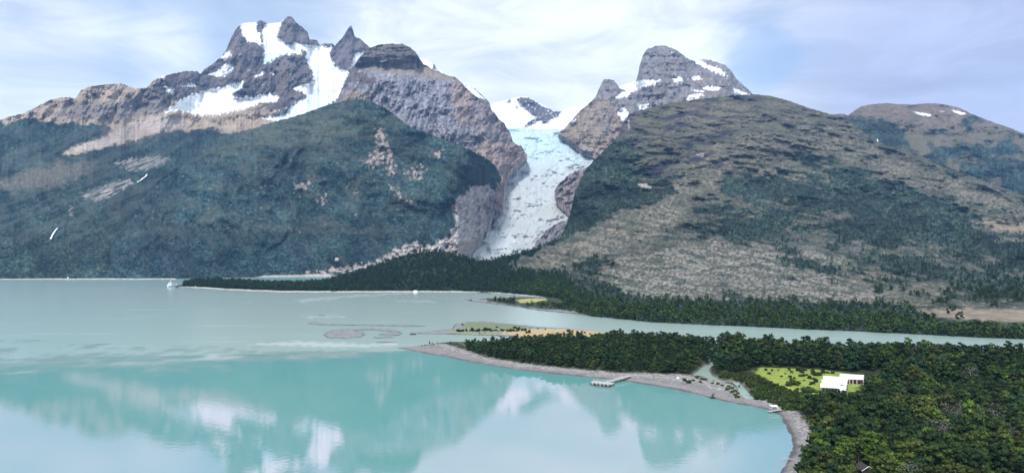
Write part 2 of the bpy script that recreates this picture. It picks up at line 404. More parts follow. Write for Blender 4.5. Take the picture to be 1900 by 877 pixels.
def B_colour(PX, PY, T):
    n = fbm(PX / 20, PY / 12, 66, 5, 0.6); st = fbm(PX / 5 + PY / 25, PY / 13, 67, 5, 0.65); n2 = fbm(PX / 6, PY / 5, 68, 4, 0.6)
    c = np.ones(PX.shape + (3,)) * np.array([0.235, 0.23, 0.265]) * (1 + 0.5 * st + 0.35 * n2 + 0.3 * n)[..., None]
    cra = sstep(0.62, 0.9, 1 - 2 * np.abs(perlin(PX / 9 + PY / 60 + 0.4 * n, PY / 40, 78))) + sstep(0.6, 0.9, 1 - 2 * np.abs(perlin(PX / 22 + PY / 30, PY / 12 + n * 0.6, 79))) * 0.7
    c = c * (1 - 0.5 * np.clip(cra, 0, 1) * sstep(-0.2, 0.3, fbm(PX / 30, PY / 30, 80, 3)))[..., None]
    pk = pm(PX, PY, [(838, 150), (860, 158), (880, 175), (870, 225), (845, 235), (840, 190)], 8, 8, 14, 69, 2)
    rt = sstep(835, 920, PX + 20 * n) ; c = mix(c, rt * 0.5, PINK * 0.66)
    c = mix(c, pk * 0.7, PINK * 1.0)
    lo = pm(PX, PY, [(870, 300), (900, 262), (950, 265), (985, 285), (940, 330), (935, 390)], 5, 8, 10, 70); c = mix(c, lo * 0.6, PINK * 0.9 * (1 + 0.2 * 1))
    dome = pm(PX, PY, [(630, 170), (650, 118), (690, 70), (760, 70), (790, 112), (780, 120), (730, 116), (690, 122), (665, 132), (700, 148), (690, 160), (650, 150)], 3, 5, 10, 71)
    c = c * (1 - dome[..., None]) + (ROCKD * 0.95)[None, None] * (1 + 0.6 * st)[..., None] * dome[..., None]
    tanb = pm(PX, PY, [(672, 132), (700, 122), (740, 116), (785, 118), (835, 138), (842, 150), (800, 146), (740, 138), (700, 134)], 3, 5, 9, 72, 0.5)
    c = mix(c, tanb * 0.75, TAN * 0.95)
    band = sstep(0.25, 0.5, fbm(PX / 40, PY / 5, 73, 4, 0.5)) * sstep(150, 120, PY); c = mix(c, band * 0.4, OLIVE * 0.7)
    tm = pm(PX, PY, [(632, 184), (645, 168), (660, 160), (672, 172), (690, 180), (690, 195), (640, 195)], 3, 4, 8, 74); c = mix(c, tm * 0.9, TAN)
    tp = sstep(6, 0, PY - interp(B_TOP, PX, 1)) * 0.5; c = mix(c, tp, OLIVE * 0.8)
    sn = pm(PX, PY, [(704, 114), (718, 110), (720, 112), (708, 116)], 1, 1, 5, 75); c = mix(c, sn, SNOW)
    ve = sstep(0.2, 0.45, fbm(PX / 14, PY / 9, 76, 4, 0.6)) * sstep(200, 260, PY) * sstep(930, 880, PX); c = mix(c, ve * 0.7, FOREST2 * 1.3)
    return c
massif('mountain', B_TOP, B_BOT, 1.2, 260, B_depth, B_colour, jag=1.6, jagscale=8, seed=5, back=900, jagmap=lambda x: 1 + 2.0 * sstep(860, 960, x))

K_TOP = [(765, 125, 4700), (780, 108, 4700), (790, 112, 4700), (800, 118, 4700), (806, 119, 4700), (812, 127, 4700), (824, 138, 4700), (840, 160, 4700), (852, 168, 4700), (862, 159, 4700), (872, 158, 4700), (882, 165, 4700), (895, 177, 4700), (908, 190, 4700), (912, 205, 4700), (930, 240, 4700)]
K_BOT = [(765, 170, 4300), (850, 220, 4300), (930, 280, 4300)]
def K_colour(PX, PY, T):
    top = interp(K_TOP, PX, 1)
    c = np.ones(PX.shape + (3,)) * ROCKG * (0.9 + 0.4 * fbm(PX / 5, PY / 6, 81, 4))[..., None]
    s = pm(PX, PY, [(760, 100), (812, 118), (840, 150), (840, 180), (770, 150)], 1.5, 4, 5, 82)
    s2 = pm(PX, PY, [(858, 162), (872, 157), (878, 163), (890, 176), (900, 184), (880, 180), (862, 170)], 1, 2, 4, 83)
    return mix(c, np.maximum(s * (1 - pm(PX, PY, [(803, 116), (808, 119), (810, 130), (802, 130)], 1, 1)), s2), SNOW)
massif('mountain', K_TOP, K_BOT, 1.2, 60, lambda X, Y, T: fbm(X / 20, Y / 30, 84, 5, 0.5, True) * 60, K_colour, jag=1.2, jagscale=5, seed=7, back=700)

# ---- N: upper snow basin with the black nunatak, G: the glacier tongue
N_TOP = [(860, 215, 5900), (905, 200, 5900), (918, 191, 5900), (940, 185, 5900), (955, 181, 5900), (968, 179, 5900), (980, 180, 5900), (990, 184, 5900), (1005, 194, 5900), (1018, 201, 5900), (1028, 206, 5900), (1040, 206, 5900), (1058, 201, 5900), (1080, 193, 5850), (1105, 183, 5800), (1120, 174, 5750), (1150, 160, 5700), (1190, 148, 5700), (1220, 150, 5700)]
N_BOT = [(860, 262, 4700), (1000, 252, 4700), (1220, 262, 4800)]
N_DARK = [[(958, 184), (966, 181), (982, 181), (992, 187), (1006, 197), (1022, 203), (1028, 208), (1015, 213), (1000, 217), (985, 213), (975, 203), (966, 194)],
          [(972, 238), (978, 228), (995, 218), (1015, 212), (1030, 207), (1043, 206), (1035, 216), (1022, 222), (1010, 229), (1005, 230), (1008, 222), (990, 226), (980, 232)],
          [(938, 187), (946, 184), (948, 189), (940, 189)], [(955, 194), (960, 197), (958, 199)]]
def N_depth(PX, PY, T):
    r = np.zeros(PX.shape)
    for q in N_DARK: r = np.maximum(r, pm(PX, PY, q, 3, 2, 6, 85))
    return fbm(PX / 50, PY / 30, 86, 4) * 110 - r * (60 + 60 * fbm(PX / 8, PY / 8, 87, 4, 0.5, True)) + fbm(PX / 8, PY / 5, 88, 3) * 8
def N_colour(PX, PY, T):
    r = np.zeros(PX.shape)
    for q in N_DARK: r = np.maximum(r, pm(PX, PY, q, 1.3, 2.2, 5, 89))
    r = r * (1 - sstep(0.42, 0.55, fbm(PX / 6, PY / 3.5, 90, 4, 0.6)))
    c = mix(np.ones(PX.shape + (3,)) * SNOW, pm(PX, PY, [(1085, 205), (1120, 183), (1150, 165), (1160, 175), (1110, 210), (1080, 222)], 5, 5) * 0.5, ICEB)
    return mix(c, r, np.array([0.085, 0.075, 0.085]))
massif('mountain', N_TOP, N_BOT, 1.1, 80, N_depth, N_colour, jag=0.9, jagscale=6, seed=9, back=900, material=M_ICE)

G_TOP = [(840, 238, 4400), (930, 237, 4500), (960, 237, 4600), (1000, 239, 4650), (1040, 240, 4600), (1060, 242, 4550), (1130, 246, 4500)]
G_BOT = [(840, 500, 2300), (1000, 500, 2300), (1130, 500, 2300)]
def G_flow(PX, PY):
    """coordinate across the ice stream, following its bend"""
    cx = np.interp(PY, [235, 270, 300, 340, 380, 420, 470], [1000, 1030, 1020, 985, 985, 960, 935]); w = np.interp(PY, [235, 285, 320, 350, 400, 470], [55, 75, 65, 48, 55, 60])
    return (PX - cx) / w
def G_depth(PX, PY, T):
    u = G_flow(PX, PY)
    fall = sstep(330, 250, PY)
    ser = fbm(PX / 7 + fbm(PX / 20, PY / 20, 91, 2), PY / 4, 92, 5, 0.6, True)
    d = -ser * (5.5 * fall + 1.5) + fbm(PX / 40, PY / 22, 93, 4) * 80 + (u ** 2) * 25
    d += -fbm(u * 4 + PY / 60, PY / 80, 94, 4, 0.5, True) * 14 * (1 - fall)
    return d
def G_colour(PX, PY, T):
    u = G_flow(PX, PY); fall = sstep(345, 262, PY + 10 * fbm(PX / 25, PY / 25, 95, 3))
    c = np.ones(PX.shape + (3,)) * np.array([0.50, 0.54, 0.55])
    c = mix(c, fall * np.clip(0.75 + 0.5 * fbm(PX / 14, PY / 6, 96, 5, 0.6), 0, 1), np.array([0.50, 0.68, 0.76]))
    st = fbm(u * 5 + fbm(PX / 30, PY / 30, 97, 2) * 0.5, PY / 70, 98, 5, 0.6)
    dirt = sstep(0.05, 0.6, st) * (1 - fall * 0.8) + 0.8 * sstep(0.75, 1.05, np.abs(u)) * sstep(0, 60, PY - 250)
    c = mix(c, np.clip(dirt, 0, 1) * 0.5, np.array([0.42, 0.41, 0.385]))
    dp = pm(PX, PY, [(1000, 385), (1030, 372), (1055, 385), (1050, 402), (1010, 402), (990, 400)], 6, 8, 12, 99, 0.5); c = mix(c, dp * 0.45, np.array([0.42, 0.41, 0.36]))
    cr = sstep(0.1, 0.7, fbm(PX / 9 + u, PY / 4, 100, 5, 0.65)); c = mix(c, cr * (0.25 + 0.3 * fall), np.array([0.34, 0.47, 0.54])); fl_ = sstep(0.15, 0.6, fbm(u * 9, PY / 90 + u, 104, 4, 0.55)) * (1 - 0.7 * fall); c = mix(c, fl_ * 0.35, np.array([0.36, 0.37, 0.36]))
    lf = pm(PX, PY, [(1050, 310), (1062, 307), (1066, 311), (1056, 314)], 1, 1.5, 4, 101); c = mix(c, lf, ROCKG)
    wl = pm(PX, PY, [(875, 470), (900, 430), (935, 425), (960, 450), (930, 470)], 8, 10, 14, 102); c = mix(c, wl * 0.7, np.array([0.66, 0.72, 0.75]))
    return c
o = massif('glacier', G_TOP, G_BOT, 0.9, 320, G_depth, G_colour, jag=1.2, jagscale=5, seed=11, back=600, material=M_ICE)

# ---- E: the rocky peaks right of the glacier
E_TOP = [(1036, 247, 4420), (1050, 236, 4480), (1060, 224, 4520), (1076, 206, 4600), (1092, 192, 4800), (1104, 182, 4950), (1110, 168, 5000), (1116, 155, 5000), (1120, 149, 5000), (1130, 146, 5000), (1139, 149, 5000), (1145, 156, 5000), (1150, 163, 5000), (1160, 168, 5050),
         (1172, 158, 5100), (1180, 150, 5150), (1184, 138, 5200), (1187, 122, 5200), (1193, 103, 5200), (1200, 92, 5200), (1212, 87, 5200), (1228, 84, 5200), (1242, 87, 5200), (1256, 94, 5200), (1268, 103, 5200), (1278, 110, 5220), (1290, 113, 5250), (1303, 111, 5300), (1318, 111, 5300),
         (1332, 116, 5300), (1345, 121, 5300), (1356, 131, 5300), (1364, 143, 5300), (1378, 157, 5300), (1390, 167, 5300), (1397, 174, 5300), (1420, 195, 5300), (1460, 230, 5300)]
E_BOT = [(1036, 249, 4400), (1060, 264, 4280), (1080, 281, 4130), (1110, 289, 4070), (1150, 290, 4050), (1200, 270, 3700), (1300, 240, 3800), (1400, 230, 3900), (1460, 245, 4200)]
E_SNOW = [[(1152, 172), (1168, 160), (1185, 150), (1205, 148), (1226, 150), (1216, 156), (1195, 162), (1178, 168), (1165, 178), (1150, 184), (1143, 180)],
          [(1247, 146), (1262, 142), (1268, 144), (1258, 154), (1252, 152)], [(1280, 143), (1296, 141), (1302, 147), (1290, 149)], [(1302, 162), (1320, 160), (1338, 163), (1330, 167), (1306, 166)], [(1274, 185), (1282, 176), (1300, 173), (1306, 177), (1292, 182), (1278, 188)],
          [(1288, 113), (1300, 112), (1316, 122), (1334, 126), (1350, 140), (1340, 140), (1322, 132), (1304, 124)], [(1360, 164), (1372, 168), (1390, 176), (1376, 176), (1364, 172)],
          [(1145, 208), (1158, 200), (1170, 212), (1162, 220), (1156, 228), (1152, 218)], [(1182, 194), (1202, 195), (1204, 202), (1186, 204)], [(1060, 228), (1068, 222), (1066, 228)], [(1284, 167), (1310, 170), (1298, 172)]]
def E_depth(PX, PY, T):
    d = fbm(PX / 80, PY / 90, 111, 4) * 170
    d += fbm(PX / 20 + PY / 60, PY / 36, 113, 7, 0.63) * 70 - fbm(PX / 30 - PY / 80, PY / 44, 112, 6, 0.6, True) * 40
    d += 160 * sstep(120, 170, PY - 0.12 * (PX - 1200)) * 0 + fbm(PX / 50, PY / 10, 114, 4) * 30
    return d
def E_colour(PX, PY, T):
    st = fbm(PX / 6 + fbm(PX / 15, PY / 15, 115, 2), PY / 16, 116, 5, 0.62); n = fbm(PX / 30, PY / 18, 117, 4); n2 = fbm(PX / 5, PY / 5, 118, 4, 0.6)
    c = np.ones(PX.shape + (3,)) * np.array([0.20, 0.185, 0.185]) * (1 + 0.55 * st + 0.25 * n2)[..., None]
    low = pm(PX, PY, [(1040, 250), (1075, 205), (1110, 180), (1150, 200), (1165, 250), (1150, 300), (1060, 280)], 8, 8, 14, 119)
    c = c * (1 - low[..., None]) + (TAN * 1.05)[None, None] * (1 + 0.3 * n2 + 0.25 * st)[..., None] * low[..., None]
    bl = pm(PX, PY, [(1110, 205), (1130, 200), (1140, 240), (1115, 255)], 8, 8, 14, 120); c = mix(c, bl * 0.4, np.array([0.17, 0.165, 0.18]))
    warm = sstep(0.1, 0.6, n) * sstep(1225, 1260, PX); c = mix(c, warm * 0.6, PINK * 0.65)
    foot = pm(PX, PY, [(1060, 270), (1090, 285), (1160, 290), (1160, 280), (1110, 280), (1075, 262)], 2, 4); c = mix(c, foot * 0.6, PALE * 0.9)
    s = np.zeros(PX.shape)
    for q in E_SNOW: s = np.maximum(s, pm(PX, PY, q, 1.1, 4.0, 5, 121))
    s = np.maximum(s, sstep(0.62, 0.72, fbm(PX / 9, PY / 4, 122, 4, 0.6)) * sstep(180, 150, PY) * (PX > 1240))
    return mix(c, s, SNOW)
massif('mountain', E_TOP, E_BOT, 1.1, 200, E_depth, E_colour, jag=1.8, jagscale=7, seed=13, back=900)

# ---- bare rock spurs at the right edge of the ice
def spur_colour(PX, PY, T):
    return np.ones(PX.shape + (3,)) * np.array([0.22, 0.185, 0.18]) * (1 + 0.9 * fbm(PX / 8 + PY / 20, PY / 9, 131, 6, 0.68) + 0.35 * fbm(PX / 3, PY / 3, 132, 3))[..., None]
massif('cliff', [(1029, 356, 3490), (1034, 343, 3520), (1045, 333, 3540), (1060, 322, 3560), (1078, 313, 3600), (1094, 308, 3640), (1130, 296, 3700)],
       [(1029, 359, 3450), (1036, 374, 3330), (1050, 387, 3220), (1060, 402, 3090), (1130, 440, 2800)], 1.0, 60, lambda X, Y, T: fbm(X / 14 + Y / 25, Y / 16, 133, 6, 0.62) * 75, spur_colour, jag=4.0, jagscale=9, seed=15, back=150)
massif('cliff', [(993, 452, 2690), (1003, 440, 2760), (1012, 428, 2840), (1030, 416, 2930), (1054, 405, 3000), (1080, 400, 3000)],
       [(993, 470, 2520), (1080, 480, 2440)], 1.0, 50, lambda X, Y, T: fbm(X / 14 + Y / 25, Y / 16, 134, 6, 0.62) * 60, lambda X, Y, T: spur_colour(X, Y, T) * np.array([0.85, 0.95, 1.05]), jag=3.2, jagscale=9, seed=16, back=150)

# ---- Hh: the far hill at the right edge
H_TOP = [(1480, 235, 4200), (1540, 213, 4300), (1560, 211, 4350), (1574, 214, 4400), (1588, 204, 4450), (1602, 196, 4500), (1630, 192, 4500), (1660, 192, 4500), (1690, 195, 4500), (1718, 192, 4500), (1750, 193, 4450), (1778, 199, 4400), (1800, 210, 4350), (1830, 222, 4300), (1870, 236, 4250), (1900, 248, 4200), (2000, 285, 4100), (2150, 330, 4000)]
H_BOT = [(1480, 290, 3300), (1600, 300, 3100), (1700, 340, 2900), (1800, 390, 2700), (1900, 430, 2500), (2150, 500, 2300)]
def H_depth(PX, PY, T):
    return fbm(PX / 110, PY / 60, 141, 5) * 170 - fbm(PX / 40, PY / 26, 142, 5, 0.55, True) * 60 + canopy(PX, PY, 4) * sstep(230, 260, PY)
def H_colour(PX, PY, T):
    n = fbm(PX / 45, PY / 14, 143, 5, 0.6); n2 = fbm(PX / 9, PY / 5, 144, 4, 0.6)
    c = np.ones(PX.shape + (3,)) * (TAN * 0.62) * (1 + 0.3 * n + 0.25 * n2)[..., None]
    g = sstep(225, 255, PY + 14 * n); c = mix(c, g * 0.55, OLIVE * 0.85)
    vio = sstep(0.0, 0.5, fbm(PX / 30, PY / 18, 145, 4)) * sstep(215, 235, PY); c = mix(c, vio * 0.5, ROCKG * 0.7)
    f = sstep(-0.1, 0.3, fbm(PX / 70 + 3, PY / 30, 146, 5, 0.6) + (PY - 265) / 120)
    f = np.maximum(f, pm(PX, PY, [(1560, 218), (1600, 214), (1660, 228), (1690, 262), (1690, 285), (1640, 275), (1600, 250)], 5, 10, 16, 147) * 0.9)
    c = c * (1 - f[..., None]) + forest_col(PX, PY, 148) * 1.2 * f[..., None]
    s = np.maximum(pm(PX, PY, [(1694, 207), (1705, 209), (1728, 212), (1726, 216), (1706, 213)], 0.8, 1.2, 5, 149), pm(PX, PY, [(1764, 204), (1778, 206), (1794, 211), (1784, 213), (1770, 208)], 0.8, 1.2, 5, 150))
    s = np.maximum(s, pm(PX, PY, [(1740, 205), (1752, 207), (1744, 208)], 0.8, 1, 5, 151) * 0.8)
    return mix(c, s, SNOW)
massif('hill', H_TOP, H_BOT, 1.6, 170, H_depth, H_colour, jag=1.3, jagscale=10, seed=17, back=1200)

# ---- Ff: the broad right-hand mountain
F_TOP = [(858, 494, 1500), (885, 489, 1550), (950, 473, 1650), (1000, 459, 1750), (1038, 444, 1850), (1050, 418, 2000), (1058, 398, 2050), (1062, 378, 2100), (1066, 358, 2150), (1074, 340, 2200), (1086, 316, 2300), (1100, 300, 2350), (1115, 285, 2400), (1130, 270, 2450), (1145, 258, 2500), (1151, 242, 2550), (1160, 222, 2600), (1178, 208, 2650),
         (1210, 199, 2750), (1250, 191, 2850), (1300, 184, 2950), (1350, 178, 3000), (1400, 175, 3050), (1430, 178, 3050), (1460, 186, 3050), (1500, 200, 3000), (1540, 212, 2950), (1562, 217, 2900), (1580, 228, 2850), (1600, 243, 2800), (1620, 259, 2750), (1650, 272, 2700), (1690, 281, 2650), (1750, 306, 2550), (1800, 326, 2450), (1850, 345, 2350), (1900, 362, 2250), (2050, 410, 2000), (2200, 450, 1700)]
F_BOT = [_b(858, 541), _b(930, 544), _b(1000, 550), _b(1040, 556), _b(1056, 570), _b(1070, 581), _b(1100, 587), _b(1200, 597), _b(1300, 602), _b(1400, 606), _b(1500, 611), _b(1600, 615), _b(1700, 620), _b(1800, 625), _b(1900, 629), _b(2050, 638), _b(2200, 645)]
F_DARKL = [(850, 600), (850, 470), (1000, 445), (1050, 400), (1062, 340), (1100, 290), (1150, 245), (1165, 255), (1185, 300), (1230, 330), (1255, 352), (1215, 375), (1150, 395), (1100, 420), (1040, 445), (960, 480), (930, 500), (900, 545)]
F_DARK2 = [[(1340, 352), (1352, 325), (1420, 318), (1510, 282), (1560, 300), (1620, 322), (1700, 345), (1760, 372), (1800, 400), (1720, 420), (1620, 410), (1540, 385), (1460, 372), (1400, 375)],
           [(1540, 420), (1600, 400), (1720, 410), (1790, 420), (1850, 440), (1900, 455), (1900, 480), (1800, 470), (1700, 450), (1600, 450)], [(1340, 420), (1420, 395), (1470, 400), (1440, 440), (1370, 450)],
           [(1420, 470), (1480, 480), (1560, 500), (1540, 510), (1450, 490)], [(1620, 470), (1700, 480), (1780, 510), (1740, 520), (1650, 500)], [(1060, 480), (1120, 475), (1140, 490), (1080, 496)], [(1790, 510), (1850, 500), (1900, 520), (1900, 540), (1800, 540)],
           [(1040, 535), (1090, 525), (1150, 535), (1140, 555), (1060, 560)]]
F_LIGHT = [[(1245, 372), (1180, 393), (1130, 409), (1080, 434), (1000, 476), (950, 505), (1040, 496), (1120, 474), (1200, 444), (1270, 402)],
           [(1330, 262), (1500, 226), (1570, 240), (1650, 290), (1760, 332), (1890, 375), (1920, 402), (1800, 374), (1690, 340), (1560, 290), (1500, 276), (1420, 310), (1330, 335), (1290, 372), (1240, 360), (1280, 300)],
           [(1480, 290), (1535, 300), (1545, 345), (1500, 340), (1440, 335), (1400, 320)], [(1180, 490), (1300, 455), (1420, 462), (1480, 500), (1400, 530), (1200, 540)], [(1475, 472), (1510, 466), (1565, 482), (1560, 494), (1515, 490)],
           [(1400, 520), (1560, 530), (1640, 548), (1560, 556), (1420, 545)], [(1820, 408), (1910, 420), (1910, 434), (1850, 428)], [(1690, 450), (1760, 455), (1740, 464)], [(1650, 525), (1720, 530), (1700, 540)]]
F_BANDS = [(1148, 260), (1170, 215), (1260, 192), (1420, 186), (1450, 240), (1400, 300), (1290, 345), (1200, 352), (1165, 300)]
def F_forestmask(PX, PY):
    n = fbm(PX / 55, PY / 20, 161, 6, 0.62); ba = fbm((PX + PY * 0.6) / 90, (PY - 0.22 * PX) / 9, 162, 4, 0.55)
    v = 0.55 * n + 0.45 * ba - 0.35 * fbm((PX - 0.9 * PY) / 85 + 0.4 * perlin(PX / 60, PY / 60, 7), PY / 150, 240, 3, 0.5, True) + 0.06
    v = v + 1.2 * pm(PX, PY, F_DARKL, 8, 10, 20, 163)
    for q in F_DARK2: v = v + 0.75 * pm(PX, PY, q, 10, 14, 24, 164, 0.5)
    base = interp(F_BOT, PX, 1)
    v = v + 1.1 * sstep(60, 30, base - PY + 10 * n)
    v = v - 0.6 * pm(PX, PY, [(1250, 368), (1180, 390), (1130, 406), (1080, 431), (1000, 474), (950, 505), (1040, 496), (1120, 474), (1200, 444), (1270, 402)], 6, 14, 24, 166, 0.5)
    v = v - 0.35 * pm(PX, PY, [(1150, 470), (1300, 450), (1420, 462), (1560, 520), (1700, 560), (1150, 560)], 14, 16, 30, 165, 0.5)
    v = v - 0.3 * sstep(280, 220, PY) + 0.22 * sstep(330, 380, PY) * sstep(1250, 1350, PX)
    for q in F_LIGHT: v = v - 0.5 * pm(PX, PY, q, 10, 18, 30, 167, 0.4)
    return sstep(-0.08, 0.32, v)
def F_depth(PX, PY, T):
    f = F_forestmask(PX, PY)
    d = fbm(PX / 150, PY / 80, 171, 5) * 120 * sstep(0.0, 0.5, T)
    d += -fbm((PX + PY * 0.7) / 90, (PY - 0.2 * PX) / 16, 172, 5, 0.55, True) * (4 + 30 * sstep(420, 260, PY))
    gf = fbm((PX - 0.9 * PY) / 85 + 0.4 * perlin(PX / 60, PY / 60, 7), PY / 150, 240, 3, 0.5, True)
    d += -gf * 38 * sstep(0.1, 0.35, T)
    d += fbm(PX / 24, PY / 14, 173, 5, 0.6) * (5 + 13 * sstep(480, 300, PY))
    sc = np.interp(PY, [200, 400, 500, 600], [4, 3.5, 2.6, 2])
    d += canopy(PX, PY, 1.0) * sc * (0.35 + f)
    d += 170 * sstep(1230, 1060, PX) * sstep(470, 400, PY)
    d += pm(PX, PY, F_BANDS, 14, 14, 30, 169) * 16 * fbm((PX + PY * 0.6) / 90, (PY + 0.10 * PX) / 9 + 1.1 * perlin(PX / 70, PY / 30, 8), 170, 5, 0.6)
    d += 55 * pm(PX, PY, F_DARK2[0], 26, 14, 40, 186, 0.5) - 40 * pm(PX, PY, [(1250, 350), (1330, 300), (1330, 420), (1230, 470), (1120, 480), (1150, 410)], 40, 10, 40, 187)
    return d
def F_colour(PX, PY, T):
    n = fbm(PX / 40, PY / 16, 174, 5, 0.6); n2 = fbm(PX / 7, PY / 4, 175, 4, 0.65); ba = fbm((PX + PY * 0.6) / 70, (PY - 0.2 * PX) / 7, 176, 5, 0.55)
    d, v = cellular(PX / 2.6, PY / 2.0, 177)
    c = np.ones(PX.shape + (3,)) * np.array([0.096, 0.093, 0.072]) * (1 + 0.35 * n + 0.35 * n2)[..., None]
    lt = np.zeros(PX.shape)
    for q, a_ in (([(1245, 372), (1180, 393), (1130, 409), (1080, 434), (1000, 476), (950, 505), (1040, 496), (1120, 474), (1200, 444), (1270, 402)], 0.9),
                  ([(1330, 262), (1500, 226), (1570, 240), (1650, 290), (1760, 332), (1890, 375), (1920, 402), (1800, 374), (1690, 340), (1560, 290), (1500, 276), (1400, 300), (1330, 335), (1290, 372), (1240, 360), (1280, 300)], 0.75),
                  ([(1090, 500), (1180, 468), (1300, 445), (1420, 455), (1570, 470), (1600, 520), (1700, 560), (1500, 560), (1150, 550)], 0.7), ([(1220, 212), (1330, 200), (1440, 200), (1380, 225), (1250, 240)], 0.5),
                  ([(1490, 480), (1560, 476), (1700, 530), (1880, 560), (1720, 566), (1560, 540)], 0.5), ([(1700, 400), (1900, 420), (1980, 440), (1850, 450)], 0.5), ([(1500, 380), (1600, 440), (1720, 470), (1620, 480), (1520, 430)], 0.4)):
        lt = np.maximum(lt, a_ * pm(PX, PY, q, 10, 22, 34, 160, 0.4))
    for q in F_LIGHT[2:]: lt = np.maximum(lt, 0.75 * pm(PX, PY, q, 8, 18, 26, 168, 0.4))
    c = mix(c, lt * sstep(-0.45, 0.3, n2 + 0.6 * ba), np.array([0.225, 0.20, 0.155]))
    gr = sstep(0.0, 0.5, fbm(PX / 60, PY / 25, 178, 4)); c = mix(c, gr * 0.5, np.array([0.085, 0.098, 0.060]))
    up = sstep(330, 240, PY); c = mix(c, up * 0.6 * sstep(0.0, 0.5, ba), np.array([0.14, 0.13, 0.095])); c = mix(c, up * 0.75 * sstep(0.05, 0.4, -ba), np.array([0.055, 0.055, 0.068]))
    dead = np.maximum(pm(PX, PY, [(1130, 500), (1180, 470), (1300, 452), (1420, 458), (1480, 480), (1560, 520), (1660, 560), (1700, 570), (1400, 560), (1150, 545)], 10, 20, 30, 179, 0.5),
                      pm(PX, PY, [(1470, 470), (1510, 466), (1565, 480), (1560, 492), (1520, 488)], 4, 6, 12, 180, 0.5))
    c = mix(c, dead * sstep(-0.15, 0.35, n2 + 0.5 * ba) * 0.6, np.array([0.31, 0.29, 0.265]))
    w = sstep(0.25, 0.5, n2 + 0.3 * ba) * sstep(300, 380, PY); c = mix(c, w * 0.30, np.array([0.30, 0.28, 0.25]))
    pk = np.maximum(pm(PX, PY, [(1700, 576), (1760, 572), (1920, 572), (2100, 580), (2100, 600), (1900, 598), (1760, 590)], 4, 5, 20, 181, 0.4), pm(PX, PY, [(1820, 410), (1860, 408), (1920, 420), (1920, 432), (1850, 428)], 4, 5, 20, 182, 0.4))
    f = F_forestmask(PX, PY) * (1 - pk)
    fc = forest_col(PX, PY, 183) * np.array([1.0, 0.98, 0.85])
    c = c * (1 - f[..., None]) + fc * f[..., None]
    dk_ = sstep(0.05, 0.42, fbm(PX / 40, (PY - 0.12 * PX) / 8, 188, 5, 0.6)) * sstep(390, 430, PY) * (1 - pk); c = mix(c, dk_ * 0.72, FOREST2 * 0.9)
    # loose single trees everywhere on the open ground
    tr = sstep(0.55, 0.75, v) * sstep(0.62, 0.35, d); c = mix(c, tr * (1 - f) * 0.55 * sstep(200, 300, PY), FOREST * 1.6)
    tr2 = sstep(0.93, 0.97, v) * sstep(0.55, 0.25, d); c = mix(c, tr2 * (1 - 0.8 * f) * 0.5 * sstep(280, 380, PY), np.array([0.36, 0.36, 0.34]))
    c = mix(c, pk * 0.6, np.array([0.33, 0.265, 0.205]))
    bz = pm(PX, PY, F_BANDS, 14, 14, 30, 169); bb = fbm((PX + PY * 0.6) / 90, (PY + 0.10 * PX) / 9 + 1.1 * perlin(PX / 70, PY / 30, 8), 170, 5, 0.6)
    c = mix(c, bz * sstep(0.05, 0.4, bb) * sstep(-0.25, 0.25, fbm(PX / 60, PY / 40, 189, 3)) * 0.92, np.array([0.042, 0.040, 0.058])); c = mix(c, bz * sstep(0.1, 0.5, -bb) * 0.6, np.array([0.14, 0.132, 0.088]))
    cl = pm(PX, PY, [(1148, 260), (1152, 235), (1165, 215), (1190, 205), (1200, 212), (1175, 225), (1165, 245)], 4, 5, 8, 184); c = mix(c, cl * 0.7, np.array([0.10, 0.09, 0.10]))
    for q in ([(1182, 342), (1200, 340), (1208, 348), (1190, 348)], [(1290, 288), (1305, 284), (1308, 291)], [(1165, 222), (1168, 222), (1168, 240), (1166, 240)]):
        c = mix(c, pm(PX, PY, q, 1, 3, 5, 185) * 0.8, PALE)
    return c
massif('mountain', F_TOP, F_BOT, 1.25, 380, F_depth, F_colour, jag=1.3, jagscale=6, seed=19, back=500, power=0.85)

# ---- Cc: the forested hill in front of the dome
C_TOP = [(140, 516, 1600), (200, 470, 1900), (245, 395, 2150), (290, 337, 2350), (330, 309, 2450), (365, 284, 2550), (400, 268, 2600), (450, 246, 2650), (500, 229, 2700), (560, 212, 2750), (600, 197, 2750), (640, 187, 2720), (668, 184, 2700), (690, 189, 2650), (715, 200, 2600), (740, 220, 2550), (765, 238, 2500), (800, 250, 2480), (835, 262, 2450), (870, 277, 2450),
         (900, 292, 2740), (918, 308, 2980), (928, 325, 3180), (935, 345, 3360), (940, 360, 3450)]
C_BOT = [_b(140, 517.5), _b(300, 517), _b(480, 514), _b(560, 513), _b(640, 512), (720, 505, 1750), (800, 490, 1800), (850, 484, 1900), (880, 466, 2540), (900, 432, 2820), (930, 392, 3160), (940, 362, 3420)]
C_CLIFF = [(842, 385), (858, 362), (885, 350), (905, 340), (918, 352), (935, 335), (945, 370), (905, 432), (880, 470), (850, 480), (790, 476), (768, 452), (800, 456), (828, 442), (846, 420)]
C_ROCK = [[(698, 236), (712, 238), (716, 262), (728, 285), (736, 322), (724, 326), (712, 300), (688, 312), (678, 298), (700, 270)], [(722, 346), (736, 352), (762, 378), (752, 380), (735, 362)],
          [(750, 318), (770, 308), (790, 312), (780, 330), (760, 332)], [(800, 282), (820, 280), (822, 290), (804, 294)], [(548, 342), (575, 336), (570, 352), (552, 352)], [(588, 372), (606, 364), (600, 380)]]
C_SCREE = [(560, 508), (610, 500), (650, 494), (690, 486), (720, 470), (760, 450), (790, 462), (770, 474), (720, 482), (690, 492), (640, 508)]
def gull(PX, PY, seed=220, lean=0.5):
    return fbm((PX + lean * PY) / 75 + 0.4 * perlin(PX / 60, PY / 60, 5), (PY - 0.25 * PX) / 150, seed, 3, 0.5, True)
